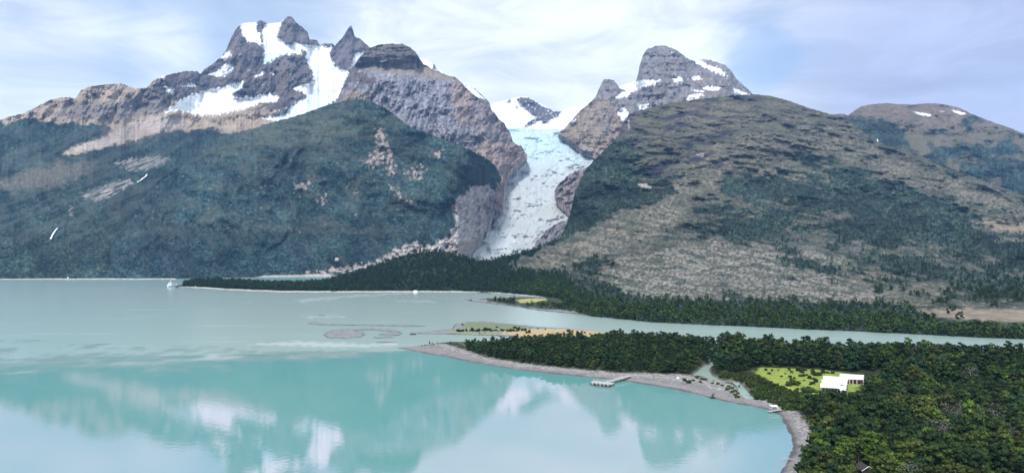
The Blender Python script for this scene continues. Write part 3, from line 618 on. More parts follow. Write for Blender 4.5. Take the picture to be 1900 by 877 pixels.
def C_depth(PX, PY, T):
    cl = pm(PX, PY, C_CLIFF, 10, 8)
    d = fbm(PX / 130, PY / 110, 191, 4) * 110 * sstep(0, 0.3, T)
    d += -gull(PX, PY) * 34 * sstep(0, 0.25, T)
    d += canopy(PX, PY, np.interp(PY, [200, 517], [3.2, 2.2])) * (1 - 0.7 * cl) + cl * (fbm(PX / 15 + PY / 50, PY / 20, 193, 6, 0.62) * 60 - fbm(PX / 26 + PY / 90, PY / 50, 212, 4, 0.55, True) * 22)
    d += fbm(PX / 14, PY / 10, 194, 3) * 4
    return d
def C_colour(PX, PY, T):
    n = fbm(PX / 40, PY / 20, 195, 5, 0.6); n2 = fbm(PX / 8, PY / 6, 196, 4, 0.62); st = fbm(PX / 7 + PY / 22, PY / 10, 197, 6, 0.66)
    c = forest_col(PX, PY, 198) * np.array([0.85, 0.95, 1.15])
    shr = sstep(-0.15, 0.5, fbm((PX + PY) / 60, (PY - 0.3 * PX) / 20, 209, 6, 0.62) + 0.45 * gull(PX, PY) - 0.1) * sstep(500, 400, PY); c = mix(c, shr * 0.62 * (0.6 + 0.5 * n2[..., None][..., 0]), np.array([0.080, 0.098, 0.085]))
    hi_ = sstep(330, 235, PY + 25 * n) * sstep(700, 600, PX); c = mix(c, hi_ * 0.45 * np.clip(0.7 + n2, 0, 1), np.array([0.125, 0.122, 0.098]))
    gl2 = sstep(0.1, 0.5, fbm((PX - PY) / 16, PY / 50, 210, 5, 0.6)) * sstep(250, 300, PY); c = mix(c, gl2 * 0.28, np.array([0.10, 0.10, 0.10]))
    ol = pm(PX, PY, [(380, 275), (450, 246), (560, 214), (640, 215), (720, 225), (700, 250), (600, 260), (500, 262), (420, 290)], 12, 18, 40, 199, 0.4)
    c = mix(c, ol * 0.5 * sstep(-0.3, 0.5, fbm(PX / 50, PY / 8, 200, 5, 0.6)), OLIVE)
    og = sstep(0.05, 0.6, fbm(PX / 70, PY / 34, 201, 5, 0.6)) * sstep(460, 400, PY) * sstep(820, 700, PX); c = mix(c, og * 0.45, np.array([0.110, 0.104, 0.082]))
    vi = sstep(0.3, 0.7, fbm(PX / 26, PY / 10, 202, 5, 0.6)) * sstep(330, 250, PY); c = mix(c, vi * 0.4, ROCKG * 0.7)
    sp = sstep(0.62, 0.78, n2 + 0.3 * n) * sstep(250, 330, PY) * sstep(480, 420, PY); c = mix(c, sp * 0.6, PALE * 0.8)
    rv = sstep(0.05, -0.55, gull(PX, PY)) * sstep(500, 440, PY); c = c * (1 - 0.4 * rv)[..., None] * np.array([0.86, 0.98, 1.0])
    for q in C_ROCK: c = mix(c, pm(PX, PY, q, 3, 11, 8, 203) * sstep(-0.3, 0.25, st + 0.6 * n2), np.array([0.31, 0.255, 0.235]))
    cl = pm(PX, PY, C_CLIFF, 5, 12, 14, 204, 1.5)
    pc = np.array([0.47, 0.425, 0.415])[None, None] * (1 + 0.6 * st)[..., None]
    bl = sstep(0.0, 0.5, fbm(PX / 12, PY / 30, 205, 4)); pc = pc * (1 - 0.35 * bl[..., None]) + np.array([0.20, 0.20, 0.24]) * 0.35 * bl[..., None]
    c = c * (1 - cl[..., None]) + pc * cl[..., None]
    c = mix(c, pm(PX, PY, [(800, 470), (830, 455), (880, 440), (890, 465), (850, 480)], 5, 6) * 0.7, PALE * 0.9)
    sc = pm(PX, PY, C_SCREE, 3, 9, 9, 206) * sstep(-0.35, 0.2, fbm(PX / 9, PY / 6, 207, 4)); c = mix(c, sc * 0.85, PALE)
    sh = pm(PX, PY, [(470, 515), (490, 511), (560, 509.5), (610, 507), (625, 512), (580, 516), (480, 517)], 0.8, 1, 8, 208); c = mix(c, sh * 0.9, PALE * 1.1)
    return c
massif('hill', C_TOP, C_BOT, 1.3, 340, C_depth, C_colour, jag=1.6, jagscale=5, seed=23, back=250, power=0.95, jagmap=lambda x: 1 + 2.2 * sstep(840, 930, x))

# ---- Ii: the low dark wooded hill at the lake
I_TOP = [(325, 531, 1280), (345, 527, 1300), (365, 522, 1320), (400, 521, 1350), (430, 522, 1360), (480, 525, 1330), (520, 527, 1300), (560, 527, 1300), (600, 523, 1340), (650, 511, 1400), (700, 493, 1450), (740, 478, 1450), (775, 469, 1430), (800, 466, 1425), (825, 467, 1420), (850, 475, 1400), (875, 482, 1380), (905, 490, 1350), (950, 503, 1300), (1000, 522, 1200), (1050, 548, 1050)]
I_BOT = [_b(325, 531.6), _b(370, 533.5), _b(430, 537), _b(520, 540.5), _b(600, 541), _b(700, 541), _b(800, 540.5), _b(905, 541.5), _b(960, 546), _b(1050, 556)]
def I_colour(PX, PY, T):
    c = forest_col(PX, PY, 211) * np.array([0.75, 0.8, 0.6])
    sh = sstep(1.6, 0.6, interp(I_BOT, PX, 1) - PY + 0.8 * fbm(PX / 9, PY * 0, 212, 3)); return mix(c, sh * 0.9, PALE * 1.1)
massif('hill', I_TOP, I_BOT, 1.2, 70, lambda X, Y, T: canopy(X, Y, 3, 3.0, 2.2) + fbm(X / 40, Y / 20, 213, 3) * 20, I_colour, jag=1.2, jagscale=4, seed=29, back=60)

# ------------------------------------------------------------------ the water: one sheet reaching the horizon
def build_water():
    py = np.concatenate([np.array([466.0, 469, 473, 480, 490, 500]), np.arange(504, 700, 1.25), np.arange(700, 905, 3.0), np.array([905, 1000, 1250, 1900])])
    px = np.concatenate([np.array([-9000, -3000, -900, -300]), np.arange(-100, 2000, 4.0), np.array([2000, 2300, 3000, 5000, 11000])])
    PX, PY = np.meshgrid(px, py)
    P = ground(PX, PY); P[..., 0] = np.clip(P[..., 0], -9000, 9000)
    # a milky silt plume with a torn border, the clear turquoise bay and the currents between
    n = fbm(P[..., 0] / 60, P[..., 1] / 25, 301, 5, 0.6)
    by = np.interp(PX, [-300, 0, 300, 560, 700, 760, 830, 1000, 1150, 1260, 1310, 1403, 1440, 1445, 2000], [700, 676, 672, 662, 655, 648, 655, 680, 693, 708, 722, 747, 752, 690, 690])
    wd = np.interp(PX, [0, 300, 560, 700, 1000], [34, 28, 14, 5, 3]); silt = sstep(1, -1, (PY - by + wd * (0.9 * n + 0.8 * fbm(P[..., 0] / 14, P[..., 1] / 22, 304, 4, 0.6))) / wd)
    far_teal = sstep(0, 1, (540 - PY) / 20) * sstep(480, 300, PX)
    st = fbm(P[..., 0] / 160 + n * 0.3, P[..., 1] / 18, 302, 5, 0.6)
    turq = np.array([0.155, 0.41, 0.375]); siltc = np.array([0.315, 0.42, 0.372])
    c = turq + (siltc - turq) * silt[..., None]
    c = mix(c, far_teal * 0.5, np.array([0.17, 0.36, 0.38])); c = mix(c, silt * sstep(520, 100, PX) * 0.45, np.array([0.20, 0.39, 0.385]))
    lag = sstep(0, 3, sdf(PX, PY, [(470, 522), (490, 508), (620, 504), (625, 522)])); c = mix(c, lag, np.array([0.13, 0.40, 0.37]))
    lite = sstep(0.25, 0.7, st) * silt; c = mix(c, lite * 0.30, np.array([0.50, 0.56, 0.53]))
    for q in ([(545, 556), (640, 548), (760, 541.5), (770, 544), (640, 552), (560, 561)], [(455, 638), (560, 632), (680, 638), (740, 634), (735, 641), (640, 644), (520, 641)], [(730, 557), (800, 558), (808, 561), (760, 560)], [(560, 586), (620, 585), (640, 588), (575, 589)]):
        k = sstep(-2, 3, sdf(PX, PY, q) + 3 * fbm(PX / 14, PY / 3, 303, 4)); c = mix(c, k * 0.6 * silt, np.array([0.62, 0.67, 0.64]))
    o = mesh_np('water', P, grid_faces(*PX.shape)[:, ::-1], M_WATER, c, kind='structure')
    a = o.data.attributes.new('silt', 'FLOAT', 'POINT'); a.data.foreach_set('value', silt.ravel().astype(np.float32))
    return o

def make_water():
    m = bpy.data.materials.new('lake_water'); nt, N, L, B = nodes_of(m); N.remove(B)
    a = N.new('ShaderNodeAttribute'); a.attribute_name = 'col'; s = N.new('ShaderNodeAttribute'); s.attribute_name = 'silt'
    def rng(lo, hi):
        r = N.new('ShaderNodeMapRange'); r.inputs['To Min'].default_value = lo; r.inputs['To Max'].default_value = hi
        L.new(s.outputs['Fac'], r.inputs['Value']); return r.outputs[0]
    geo = N.new('ShaderNodeNewGeometry')
    mp = N.new('ShaderNodeMapping'); mp.inputs['Scale'].default_value = (0.35, 0.8, 1); L.new(geo.outputs['Position'], mp.inputs['Vector'])
    n1 = N.new('ShaderNodeTexNoise'); n1.inputs['Scale'].default_value = 0.7; n1.inputs['Detail'].default_value = 3; L.new(mp.outputs[0], n1.inputs['Vector'])
    bp = N.new('ShaderNodeBump'); bp.inputs['Strength'].default_value = 0.03; bp.inputs['Distance'].default_value = 0.5
    L.new(n1.outputs['Fac'], bp.inputs['Height'])
    # rock flour lights the water body from within; the surface film mirrors on top of it
    df = N.new('ShaderNodeBsdfDiffuse'); L.new(a.outputs['Color'], df.inputs['Color'])
    gl_ = N.new('ShaderNodeBsdfGlossy'); L.new(rng(0.006, 0.22), gl_.inputs['Roughness']); L.new(bp.outputs['Normal'], gl_.inputs['Normal'])
    tint = N.new('ShaderNodeMix'); tint.data_type = 'RGBA'; L.new(s.outputs['Fac'], tint.inputs['Factor'])
    tint.inputs['A'].default_value = (1.0, 0.60, 0.75, 1); tint.inputs['B'].default_value = (0.95, 0.95, 0.95, 1); L.new(tint.outputs['Result'], gl_.inputs['Color'])
    fr = N.new('ShaderNodeFresnel'); L.new(rng(4.6, 1.18), fr.inputs['IOR']); L.new(bp.outputs['Normal'], fr.inputs['Normal'])
    ms = N.new('ShaderNodeMixShader'); L.new(fr.outputs[0], ms.inputs[0]); L.new(df.outputs[0], ms.inputs[1]); L.new(gl_.outputs[0], ms.inputs[2])
    L.new(ms.outputs[0], N['Material Output'].inputs['Surface'])
    return m
M_WATER = make_water()
build_water()

# ------------------------------------------------------------------ the wooded point of land on the right
SHORE = [(735, 645.5), (760, 649), (790, 655), (835, 662.5), (880, 672), (950, 684), (1020, 692), (1100, 700), (1150, 705), (1200, 712.5), (1260, 723), (1310, 736), (1370, 749), (1420, 758), (1442, 766), (1453, 778), (1461, 792), (1468, 808), (1471, 826), (1468, 842), (1458, 856), (1447, 872), (1438, 890), (1425, 930), (1415, 1000), (1410, 1150)]
BANK = [(2700, 1150), (2700, 720), (2200, 686), (1900, 671), (1700, 664), (1500, 658), (1330, 650), (1250, 642), (1150, 638), (1000, 634), (880, 633), (830, 634), (775, 641)]
gp = lambda pts, z=0.0: [tuple(ground(x, y, z)[:2]) for x, y in pts]
W_LAND = gp(SHORE + BANK)
W_SHORE = np.array(gp(SHORE))
STREAM = [[(1284, 698), (1292, 691), (1302, 683), (1310, 678), (1316, 677), (1314, 686), (1320, 696), (1334, 704.5), (1350, 709), (1371, 710.5), (1372, 714), (1345, 713.5), (1322, 708), (1302, 701), (1290, 702)],
          [(1366, 712), (1374, 714), (1384, 724), (1394, 735), (1403, 742), (1388, 742), (1378, 733), (1370, 722)], [(1315, 680), (1318, 672), (1323, 664), (1330, 658), (1334, 658), (1329, 667), (1324, 676), (1318, 684)]]
W_STREAM = [gp(q) for q in STREAM]
MEADOW = [(1398, 690), (1412, 681), (1480, 683), (1540, 688), (1570, 690), (1588, 700), (1600, 712), (1590, 722), (1572, 731), (1520, 738), (1462, 724), (1420, 710)]
W_MEADOW = gp(MEADOW, 2.5)

def shore_dist(X, Y):
    P = W_SHORE; d2 = np.full(X.shape, 1e18)
    for (ax, ay), (bx, by) in zip(P[:-1], P[1:]):
        ex, ey = bx - ax, by - ay
        t = np.clip(((X - ax) * ex + (Y - ay) * ey) / (ex * ex + ey * ey), 0, 1)
        d2 = np.minimum(d2, (X - ax - t * ex) ** 2 + (Y - ay - t * ey) ** 2)
    return np.sqrt(d2)

def beach_width(X, Y):
    px, py = project(np.stack([X, Y, X * 0], -1))
    k = np.interp(px, [735, 840, 900, 1000, 1150, 1200, 1250, 1300, 1360, 1400, 1440, 1475, 1500], [60, 26, 13, 13, 13, 20, 26, 30, 26, 18, 10, 8, 9])
    k = k + 3.0 * ((py > 815) & (py < 850))
    return np.where((px > 1460) | (py > 790), np.interp(py, [770, 800, 820, 835, 850, 880], [8, 7.5, 8, 10, 9.0, 7]), k)

def land_z(X, Y):
    d = sdf(X, Y, W_LAND)
    d = d + 1.2 * fbm(X / 9, Y / 9, 401, 3)
    z = np.interp(d, [-30, -6, 0, 4, 10, 20, 40], [-4, -0.6, 0, 0.55, 1.2, 1.9, 2.6])
    hx, hy = ground(1220, 650)[:2]
    z = z + 4.5 * np.exp(-((X - hx) / 60) ** 2 - ((Y - hy) / 40) ** 2) * sstep(5, 30, d)
    z = z + 0.25 * fbm(X / 7, Y / 7, 402, 4) * sstep(2, 12, d)
    for q in W_STREAM:
        s = sdf(X, Y, q); z = np.where(s > -5, z * sstep(0.3, -3.0, s) - 0.5 * sstep(-1.2, 0.6, s), z)
    return z

def build_land():
    px = np.arange(700, 2400, 2.2); py = np.concatenate([np.arange(631, 720, 0.7), np.arange(720, 900, 1.1), np.arange(900, 1060, 4.0)])
    PX, PY = np.meshgrid(px, py); P = ground(PX, PY); X, Y = P[..., 0], P[..., 1]
    P[..., 2] = land_z(X, Y)
    d = shore_dist(X, Y); bw = beach_width(X, Y); n = fbm(X / 6, Y / 6, 403, 5, 0.6); n2 = fbm(X / 1.8, Y / 1.8, 404, 3)
    grav = np.array([0.212, 0.205, 0.20])
    c = np.ones(X.shape + (3,)) * grav * (1 + 0.25 * n + 0.2 * n2)[..., None]
    lines = sstep(0.1, 0.6, fbm(d / 1.6, (X + Y) / 60, 405, 3)); c = mix(c, lines * 0.35, np.array([0.34, 0.315, 0.30]))
    wet = sstep(2.6, 0.6, d + 0.6 * n); c = mix(c, wet * 0.75, np.array([0.075, 0.066, 0.068]))
    deb = sstep(0.42, 0.62, d / bw + 0.12 * n) * sstep(1.15, 0.95, d / bw + 0.1 * n); c = mix(c, deb * sstep(0.0, 0.35, n2) * 0.7, np.array([0.46, 0.435, 0.41]))
    soil = sstep(0.95, 1.1, d / bw + 0.1 * n); c = mix(c, soil, np.array([0.034, 0.044, 0.021]))
    gs = soil * sstep(-0.1, 0.4, n); c = mix(c, gs * 0.5, np.array([0.075, 0.09, 0.035]))
    s = sdf(X, Y, W_MEADOW) + 3.5 * n
    md = sstep(-1, 1.5, s)
    gcol = np.array([0.25, 0.31, 0.065])[None, None] * (1 + 0.22 * n + 0.2 * n2)[..., None]
    c = c * (1 - md[..., None]) + gcol * md[..., None]
    c = mix(c, md * sstep(0.25, 0.6, fbm(X / 10, Y / 7, 406, 4)) * 0.4, np.array([0.15, 0.19, 0.05]))
    for q in W_STREAM:
        t = sstep(-1.6, -0.4, sdf(X, Y, q) + 0.6 * n); c = mix(c, t * 0.6, np.array([0.30, 0.30, 0.27]))
    for (px_, py_, r, cc) in ((1695, 778, 7, (0.20, 0.13, 0.085)), (1612, 885, 7, (0.05, 0.035, 0.025))):
        g = ground(px_, py_, 2.5); t = sstep(1.2, 0.7, np.hypot(X - g[0], Y - g[1]) / r + 0.3 * n); c = mix(c, t * 0.9, np.array(cc))
    mesh_np('ground', P, grid_faces(*PX.shape)[:, ::-1], M_LAND, c, smooth=True, kind='structure')
build_land()

# ------------------------------------------------------------------ gravel bars and spits in the silty water
def bar(name, poly, h, colour, step=(1.6, 0.35), edge=0.8, rag=0.5, seed=1):
    p = np.array(poly); x0, y0 = p.min(0) - (8, 2.2); x1, y1 = p.max(0) + (8, 2.2)
    PX, PY = np.meshgrid(np.arange(x0, x1, step[0]), np.arange(y0, y1, step[1]))
    Q = np.array(poly) * (0.30, 1.0)
    s = sdf(PX * 0.30, PY, Q) + rag * fbm(PX / 11, PY / 1.6, seed, 4, 0.6)
    P = ground(PX, PY); P[..., 2] = np.interp(s, [-2, 0, edge, edge * 4], [-0.5, 0.0, h * 0.6, h])
    return mesh_np(name, P, grid_faces(*PX.shape)[:, ::-1], M_LAND, colour(PX, PY, s), smooth=True, kind='structure')

SAND = np.array([0.245, 0.25, 0.255]); WETS = np.array([0.06, 0.062, 0.072])
def bar_colour(PX, PY, s):
    n = fbm(PX / 9, PY / 1.2, 421, 4, 0.6)
    c = np.ones(PX.shape + (3,)) * SAND * (1 + 0.25 * n)[..., None]
    c = mix(c, sstep(0.75, 0.25, s + 0.2 * n), WETS)
    return mix(c, sstep(0.1, 0.5, fbm(PX / 20, PY / 1.5, 422, 4)) * 0.6, np.array([0.16, 0.17, 0.14]))
bar('sandbar', [(571, 599), (584, 597), (600, 600.5), (680, 602.3), (760, 602), (792, 605), (760, 605.6), (680, 603.8), (600, 602.8), (577, 601.5)], 0.25, bar_colour, rag=0.35, seed=431)
bar('sandbar', [(600, 621), (605, 616), (620, 611.8), (648, 610), (662, 613), (674, 616.5), (678, 621), (668, 625.5), (640, 627.8), (608, 626.4)], 0.3, bar_colour, edge=0.8, rag=0.7, seed=432)
bar('sandbar', [(640, 610.3), (682, 608.4), (730, 611.4), (748, 617.6), (736, 616), (690, 612), (655, 612.6)], 0.25, bar_colour, edge=0.5, rag=0.3, seed=441)
bar('sandbar', [(700, 620), (722, 616.6), (746, 618.5), (738, 622), (715, 623)], 0.25, bar_colour, edge=0.5, rag=0.5, seed=439)
bar('sandbar', [(690, 625), (720, 624), (734, 626), (700, 627.4)], 0.25, bar_colour, edge=0.5, rag=0.4, seed=440)
bar('sandbar', [(585, 584), (598, 583), (606, 584.2), (596, 585.2)], 0.15, bar_colour, rag=0.2, seed=433)
bar('sandbar', [(690, 634.2), (720, 633.2), (746, 635), (720, 635.6)], 0.12, bar_colour, rag=0.2, seed=434)
bar('sandbar', [(760, 617), (790, 615.5), (826, 611), (846, 609), (850, 620), (806, 619.5), (770, 619)], 0.3, bar_colour, rag=0.5, seed=435)
def spit_colour(PX, PY, s):
    n = fbm(PX / 12, PY / 1.6, 423, 5, 0.6)
    c = bar_colour(PX, PY, s)
    gr = pm(PX, PY * 3, [(866, 1797), (900, 1794), (960, 1808), (985, 1818), (960, 1838), (900, 1835), (858, 1832)], 3, 5, 14, 424); c = mix(c, gr * 0.8 * sstep(0.2, 0.8, s), np.array([0.17, 0.21, 0.10]))
    g2 = pm(PX, PY * 3, [(812, 1848), (850, 1842), (950, 1850), (1000, 1866), (860, 1860)], 3, 4, 14, 425); c = mix(c, g2 * 0.7, np.array([0.24, 0.27, 0.11]))
    go = pm(PX, PY * 3, [(935, 1842), (1000, 1833), (1060, 1836), (1110, 1846), (1170, 1866), (1200, 1890), (1100, 1890), (1000, 1880), (930, 1862)], 3, 4, 14, 426); c = mix(c, go * 0.9, np.array([0.50, 0.38, 0.20]) * 0.95)
    return mix(c, sstep(0.2, 0.5, n) * 0.25, np.array([0.14, 0.13, 0.08]))
bar('sandbar', [(846, 600), (862, 596.5), (900, 596.5), (960, 602), (1000, 606), (1060, 609), (1100, 614), (1150, 621), (1200, 627), (1300, 641), (1150, 640), (1010, 633), (985, 624.5), (930, 623), (880, 621.5), (845, 620), (812, 617.5), (838, 612)], 0.9, spit_colour, rag=0.6, seed=436)
def spit2_colour(PX, PY, s):
    c = bar_colour(PX, PY, s)
    c = mix(c, pm(PX, PY * 3, [(900, 1660), (930, 1655), (1060, 1660), (1100, 1740), (1000, 1722), (940, 1695), (905, 1680)], 3, 4, 12, 427), np.array([0.05, 0.065, 0.035]))
    return mix(c, pm(PX, PY * 3, [(958, 1672), (985, 1664), (1010, 1664), (1015, 1675), (985, 1690), (965, 1690)], 2, 3, 9, 428) * 0.9, np.array([0.40, 0.38, 0.14]))
bar('sandbar', [(865, 556), (880, 554), (905, 553), (932, 553), (960, 550), (1005, 551), (1050, 553), (1090, 572), (1090, 584), (1000, 575.5), (950, 567.5), (905, 562), (876, 559)], 1.2, spit2_colour, rag=0.4, seed=437)

# ------------------------------------------------------------------ trees
def ico(sub=1):
    import bmesh
    bm = bmesh.new(); bmesh.ops.create_icosphere(bm, subdivisions=sub, radius=1.0)
    V = np.array([v.co[:] for v in bm.verts]); Fc = np.array([[v.index for v in f.verts] for f in bm.faces]); bm.free()
    return V, Fc
ICO1, ICO2 = ico(1), ico(2)

def crown_mesh(seed, rad, h0, h1, lobes, leaves, leaf, core=True, conical=0.0, dens=1.0):
    """leaf clumps over a few uneven lobes; returns vertices, triangles, tint per vertex"""
    g = np.random.default_rng(seed)
    V, T, C = [], [], []; n = 0
    hm = (h0 + h1) / 2; hh = (h1 - h0) / 2
    for i in range(lobes):
        t = (i + 0.5) / lobes
        z = h0 + (h1 - h0) * (0.12 + 0.80 * t)
        rr = rad * (math.sqrt(max(0.05, 1 - ((z - hm) / (hh * 1.02)) ** 2)) * (1 - conical) + conical * (1 - t)) * g.uniform(0.55, 0.95)
        a = i * 2.399 + g.uniform(-0.5, 0.5)
        c = np.array([math.cos(a) * rr * 0.75, math.sin(a) * rr * 0.75, z])
        lr = rad * g.uniform(0.34, 0.52) * (1 - 0.35 * conical * t); sc = np.array([lr, lr, lr * g.uniform(0.5, 0.75)])
        tint = g.uniform(0.65, 1.35)
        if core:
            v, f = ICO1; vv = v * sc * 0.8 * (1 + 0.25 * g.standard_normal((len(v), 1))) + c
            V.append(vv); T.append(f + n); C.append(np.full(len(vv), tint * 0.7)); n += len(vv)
        m = max(3, int(leaves / lobes))
        d = g.standard_normal((m, 3)); d[:, 2] = np.abs(d[:, 2]) * 0.9 - 0.25; d /= np.linalg.norm(d, axis=1)[:, None]
        p = c + d * sc * g.uniform(0.75, 1.18, (m, 1))
        nrm = d + (0, 0, 0.25) + 0.42 * g.standard_normal((m, 3)); nrm /= np.linalg.norm(nrm, axis=1)[:, None]
        u = np.cross(nrm, g.standard_normal((m, 3))); u /= np.linalg.norm(u, axis=1)[:, None]; w = np.cross(nrm, u)
        s = leaf * g.uniform(0.6, 1.3, (m, 1))
        q = np.stack([p - u * s - w * s * 0.5, p + u * s - w * s * 0.5, p + w * s * 0.9 + u * s * 0.2], 1).reshape(-1, 3)
        V.append(q); T.append(np.arange(3 * m).reshape(-1, 3) + n); C.append(np.repeat(tint * g.uniform(0.6, 1.4, m), 3)); n += 3 * m
    return np.concatenate(V), np.concatenate(T), np.concatenate(C)

def trunk_mb(seed, h, r, limbs=4):
    g = np.random.default_rng(seed); mb = MB()
    pts = [(0, 0, -0.4)] + [(g.normal(0, 0.10) * k, g.normal(0, 0.10) * k, h * k / 4) for k in range(1, 5)]
    mb.tube(pts, [r * 1.3, r, r * 0.8, r * 0.55, r * 0.25], 6)
    for i in range(limbs):
        a = i * 2.4 + g.uniform(0, 1); z = h * g.uniform(0.35, 0.75); L = h * g.uniform(0.22, 0.38)
        mb.tube([(0, 0, z), (math.cos(a) * L * 0.6, math.sin(a) * L * 0.6, z + L * 0.35), (math.cos(a) * L, math.sin(a) * L, z + L * 0.7)], [r * 0.45, r * 0.3, r * 0.1], 4)
    return mb

KINDS = []          # full-detail crown, light crown, trunk
for i in range(5):
    rad = [2.9, 3.3, 2.5, 3.0, 2.2][i]; hh = [8.0, 9.0, 8.5, 7.2, 9.5][i]; con = [0.0, 0.05, 0.2, 0.0, 0.4][i]
    KINDS.append(dict(full=crown_mesh(50 + i, rad, hh * 0.14, hh, 15, 620, 0.34, True, con), mid=crown_mesh(60 + i, rad, hh * 0.12, hh, 11, 230, 0.52, True, con),
                      lite=crown_mesh(70 + i, rad, hh * 0.10, hh, 6, 42, 1.0, True, con), h=hh, rad=rad))
GREY = dict(full=crown_mesh(90, 2.6, 2.2, 8.2, 12, 420, 0.24, False), h=8.5, rad=2.6)

GREEN = np.array([0.033, 0.055, 0.016])
TINTS = {'dark green': (0.75, 0.85, 0.85), 'mid green': (1.25, 1.35, 1.0), 'olive green': (1.9, 1.6, 1.15), 'yellow-green': (2.3, 2.3, 1.1), 'blue-green': (0.8, 1.15, 1.5), 'brownish green': (1.9, 1.35, 1.2)}

def sample(poly, spacing, seed, jit=0.42):
    g = np.random.default_rng(seed); p = np.array(poly); x0, y0 = p.min(0); x1, y1 = p.max(0)
    X, Y = np.meshgrid(np.arange(x0, x1, spacing), np.arange(y0, y1, spacing * 0.87))
    X = X + (np.arange(len(X)) % 2)[:, None] * spacing / 2
    X = X + g.uniform(-jit, jit, X.shape) * spacing; Y = Y + g.uniform(-jit, jit, Y.shape) * spacing
    k = sdf(X, Y, poly) > 0
    return X[k], Y[k]

W_WOODL = gp([(838, 655), (870, 662), (950, 677), (1020, 685), (1100, 693), (1170, 697.5), (1240, 704), (1282, 702), (1288, 694), (1300, 684), (1312, 676), (1320, 660), (1330, 652), (1250, 646), (1150, 643), (1000, 643), (900, 649), (860, 653)])
W_WOODR = gp([(1340, 654), (1500, 660), (1700, 666), (1900, 673), (2200, 689), (2500, 715), (2500, 1060), (1460, 1060), (1480, 880), (1510, 845), (1500, 825), (1492, 800), (1478, 775), (1462, 762), (1440, 752), (1415, 742), (1395, 730), (1380, 712), (1345, 705), (1325, 697), (1318, 684), (1326, 672), (1333, 662)])
HUTP = ground(1611, 884, 2.5); HOUSEC = ground(1550, 716, 2.5)
W_SHRUBZONE = gp([(1330, 700), (1345, 694), (1400, 700), (1440, 712), (1490, 735), (1500, 745), (1470, 760), (1440, 750), (1405, 738), (1385, 718), (1372, 708), (1345, 706)], 2.0)
W_HOUSEFREE = gp([(1505, 690), (1640, 690), (1640, 712), (1604, 726), (1584, 735), (1520, 735), (1505, 726)], 2.5)

trees = []          # x, y, z, kind, scale, rot, tint name
def plant(poly, spacing, seed, smin, smax):
    X, Y = sample(poly, spacing, seed); g = np.random.default_rng(seed + 1)
    Z = land_z(X, Y)
    md = sdf(X, Y, W_MEADOW); sh = sdf(X, Y, W_SHRUBZONE); hf = sdf(X, Y, W_HOUSEFREE)
    st = np.max([sdf(X, Y, q) for q in W_STREAM], 0); dl = sdf(X, Y, W_LAND)
    cl = np.hypot(X - HUTP[0], Y - HUTP[1]); g3 = ground(1695, 778, 2.5); cl2 = np.hypot(X - g3[0], Y - g3[1])
    sd = shore_dist(X, Y) - beach_width(X, Y)
    big = fbm(X / 22, Y / 22, 441, 4); tn = fbm(X / 26, Y / 26, 442, 4) + 0.6 * g.standard_normal(len(X))
    px, py = project(np.stack([X, Y, Z], -1))
    hutfront = (np.abs(X - HUTP[0] - (Y - HUTP[1]) * HUTP[0] / HUTP[1]) < 4.6) & (Y < HUTP[1] + 4) & (Y > HUTP[1] - 24)
    for i in range(len(X)):
        if md[i] > -2.2 or sh[i] > -1.5 or hf[i] > -0.5 or st[i] > -1.7 or dl[i] < 2.5 or cl[i] < 5.5 or cl2[i] < 4.5 or hutfront[i] or sd[i] < 1.2: continue
        s = g.uniform(smin, smax) * (1 + 0.28 * np.clip(big[i], -1, 1))
        if md[i] > -9 or hf[i] > -8: s *= 0.62 if py[i] > 715 else 0.95
        if sh[i] > -6: s *= 0.6
        if 1508 < px[i] < 1606 and 715 < py[i] < 768: s = min(s, 0.33 + 0.010 * max(0, py[i] - 732))
        grey = (px[i] > 1720 and 770 < py[i] < 850 and g.random() < 0.24) or (px[i] > 1340 and g.random() < 0.03)
        light = np.clip((py[i] - 760) / 140, 0, 1) * (px[i] > 1480)
        v = tn[i] + 0.9 * light
        t = 'dark green' if v < 0.35 else 'mid green' if v < 0.8 else 'olive green' if v < 1.25 else 'yellow-green' if v < 1.6 else 'brownish green'
        if g.random() < 0.10: t = 'blue-green'
        if cl2[i] < 14 and g.random() < 0.6: t = 'brownish green'
        trees.append([X[i], Y[i], Z[i], 5 if grey else int(g.integers(0, 5)), s, g.uniform(0, 6.28), t, px[i], py[i]])
plant(W_WOODL, 4.3, 501, 0.55, 0.98)
plant(W_WOODR, 5.1, 502, 0.55, 1.45)
# the taller trees that stand out against the river
for px_, py_, s in ((1426, 661, 1.25), (1452, 662, 1.1), (1448, 661, 0.9), (1260, 655, 1.1), (1285, 656, 1.15), (1300, 657, 1.0), (1240, 652, 1.1)):
    p = ground(px_, py_, 2.5); trees.append([p[0], p[1], float(land_z(np.array([p[0]]), np.array([p[1]]))[0]), 0, s, px_ * 1.0, 'dark green', px_, py_])

def visible_rank(t):
    P = np.array([t[0], t[1], t[2] + 5.5 * t[4]]); px, py = project(P)
    return (px > -5) and (px < 1905) and (py < 880) and (py > 0), math.hypot(t[0], t[1])
ranked = sorted([(visible_rank(t)[1] / t[4] ** 0.5, k) for k, t in enumerate(trees) if visible_rank(t)[0]])
solo = set(k for _, k in ranked[:296])

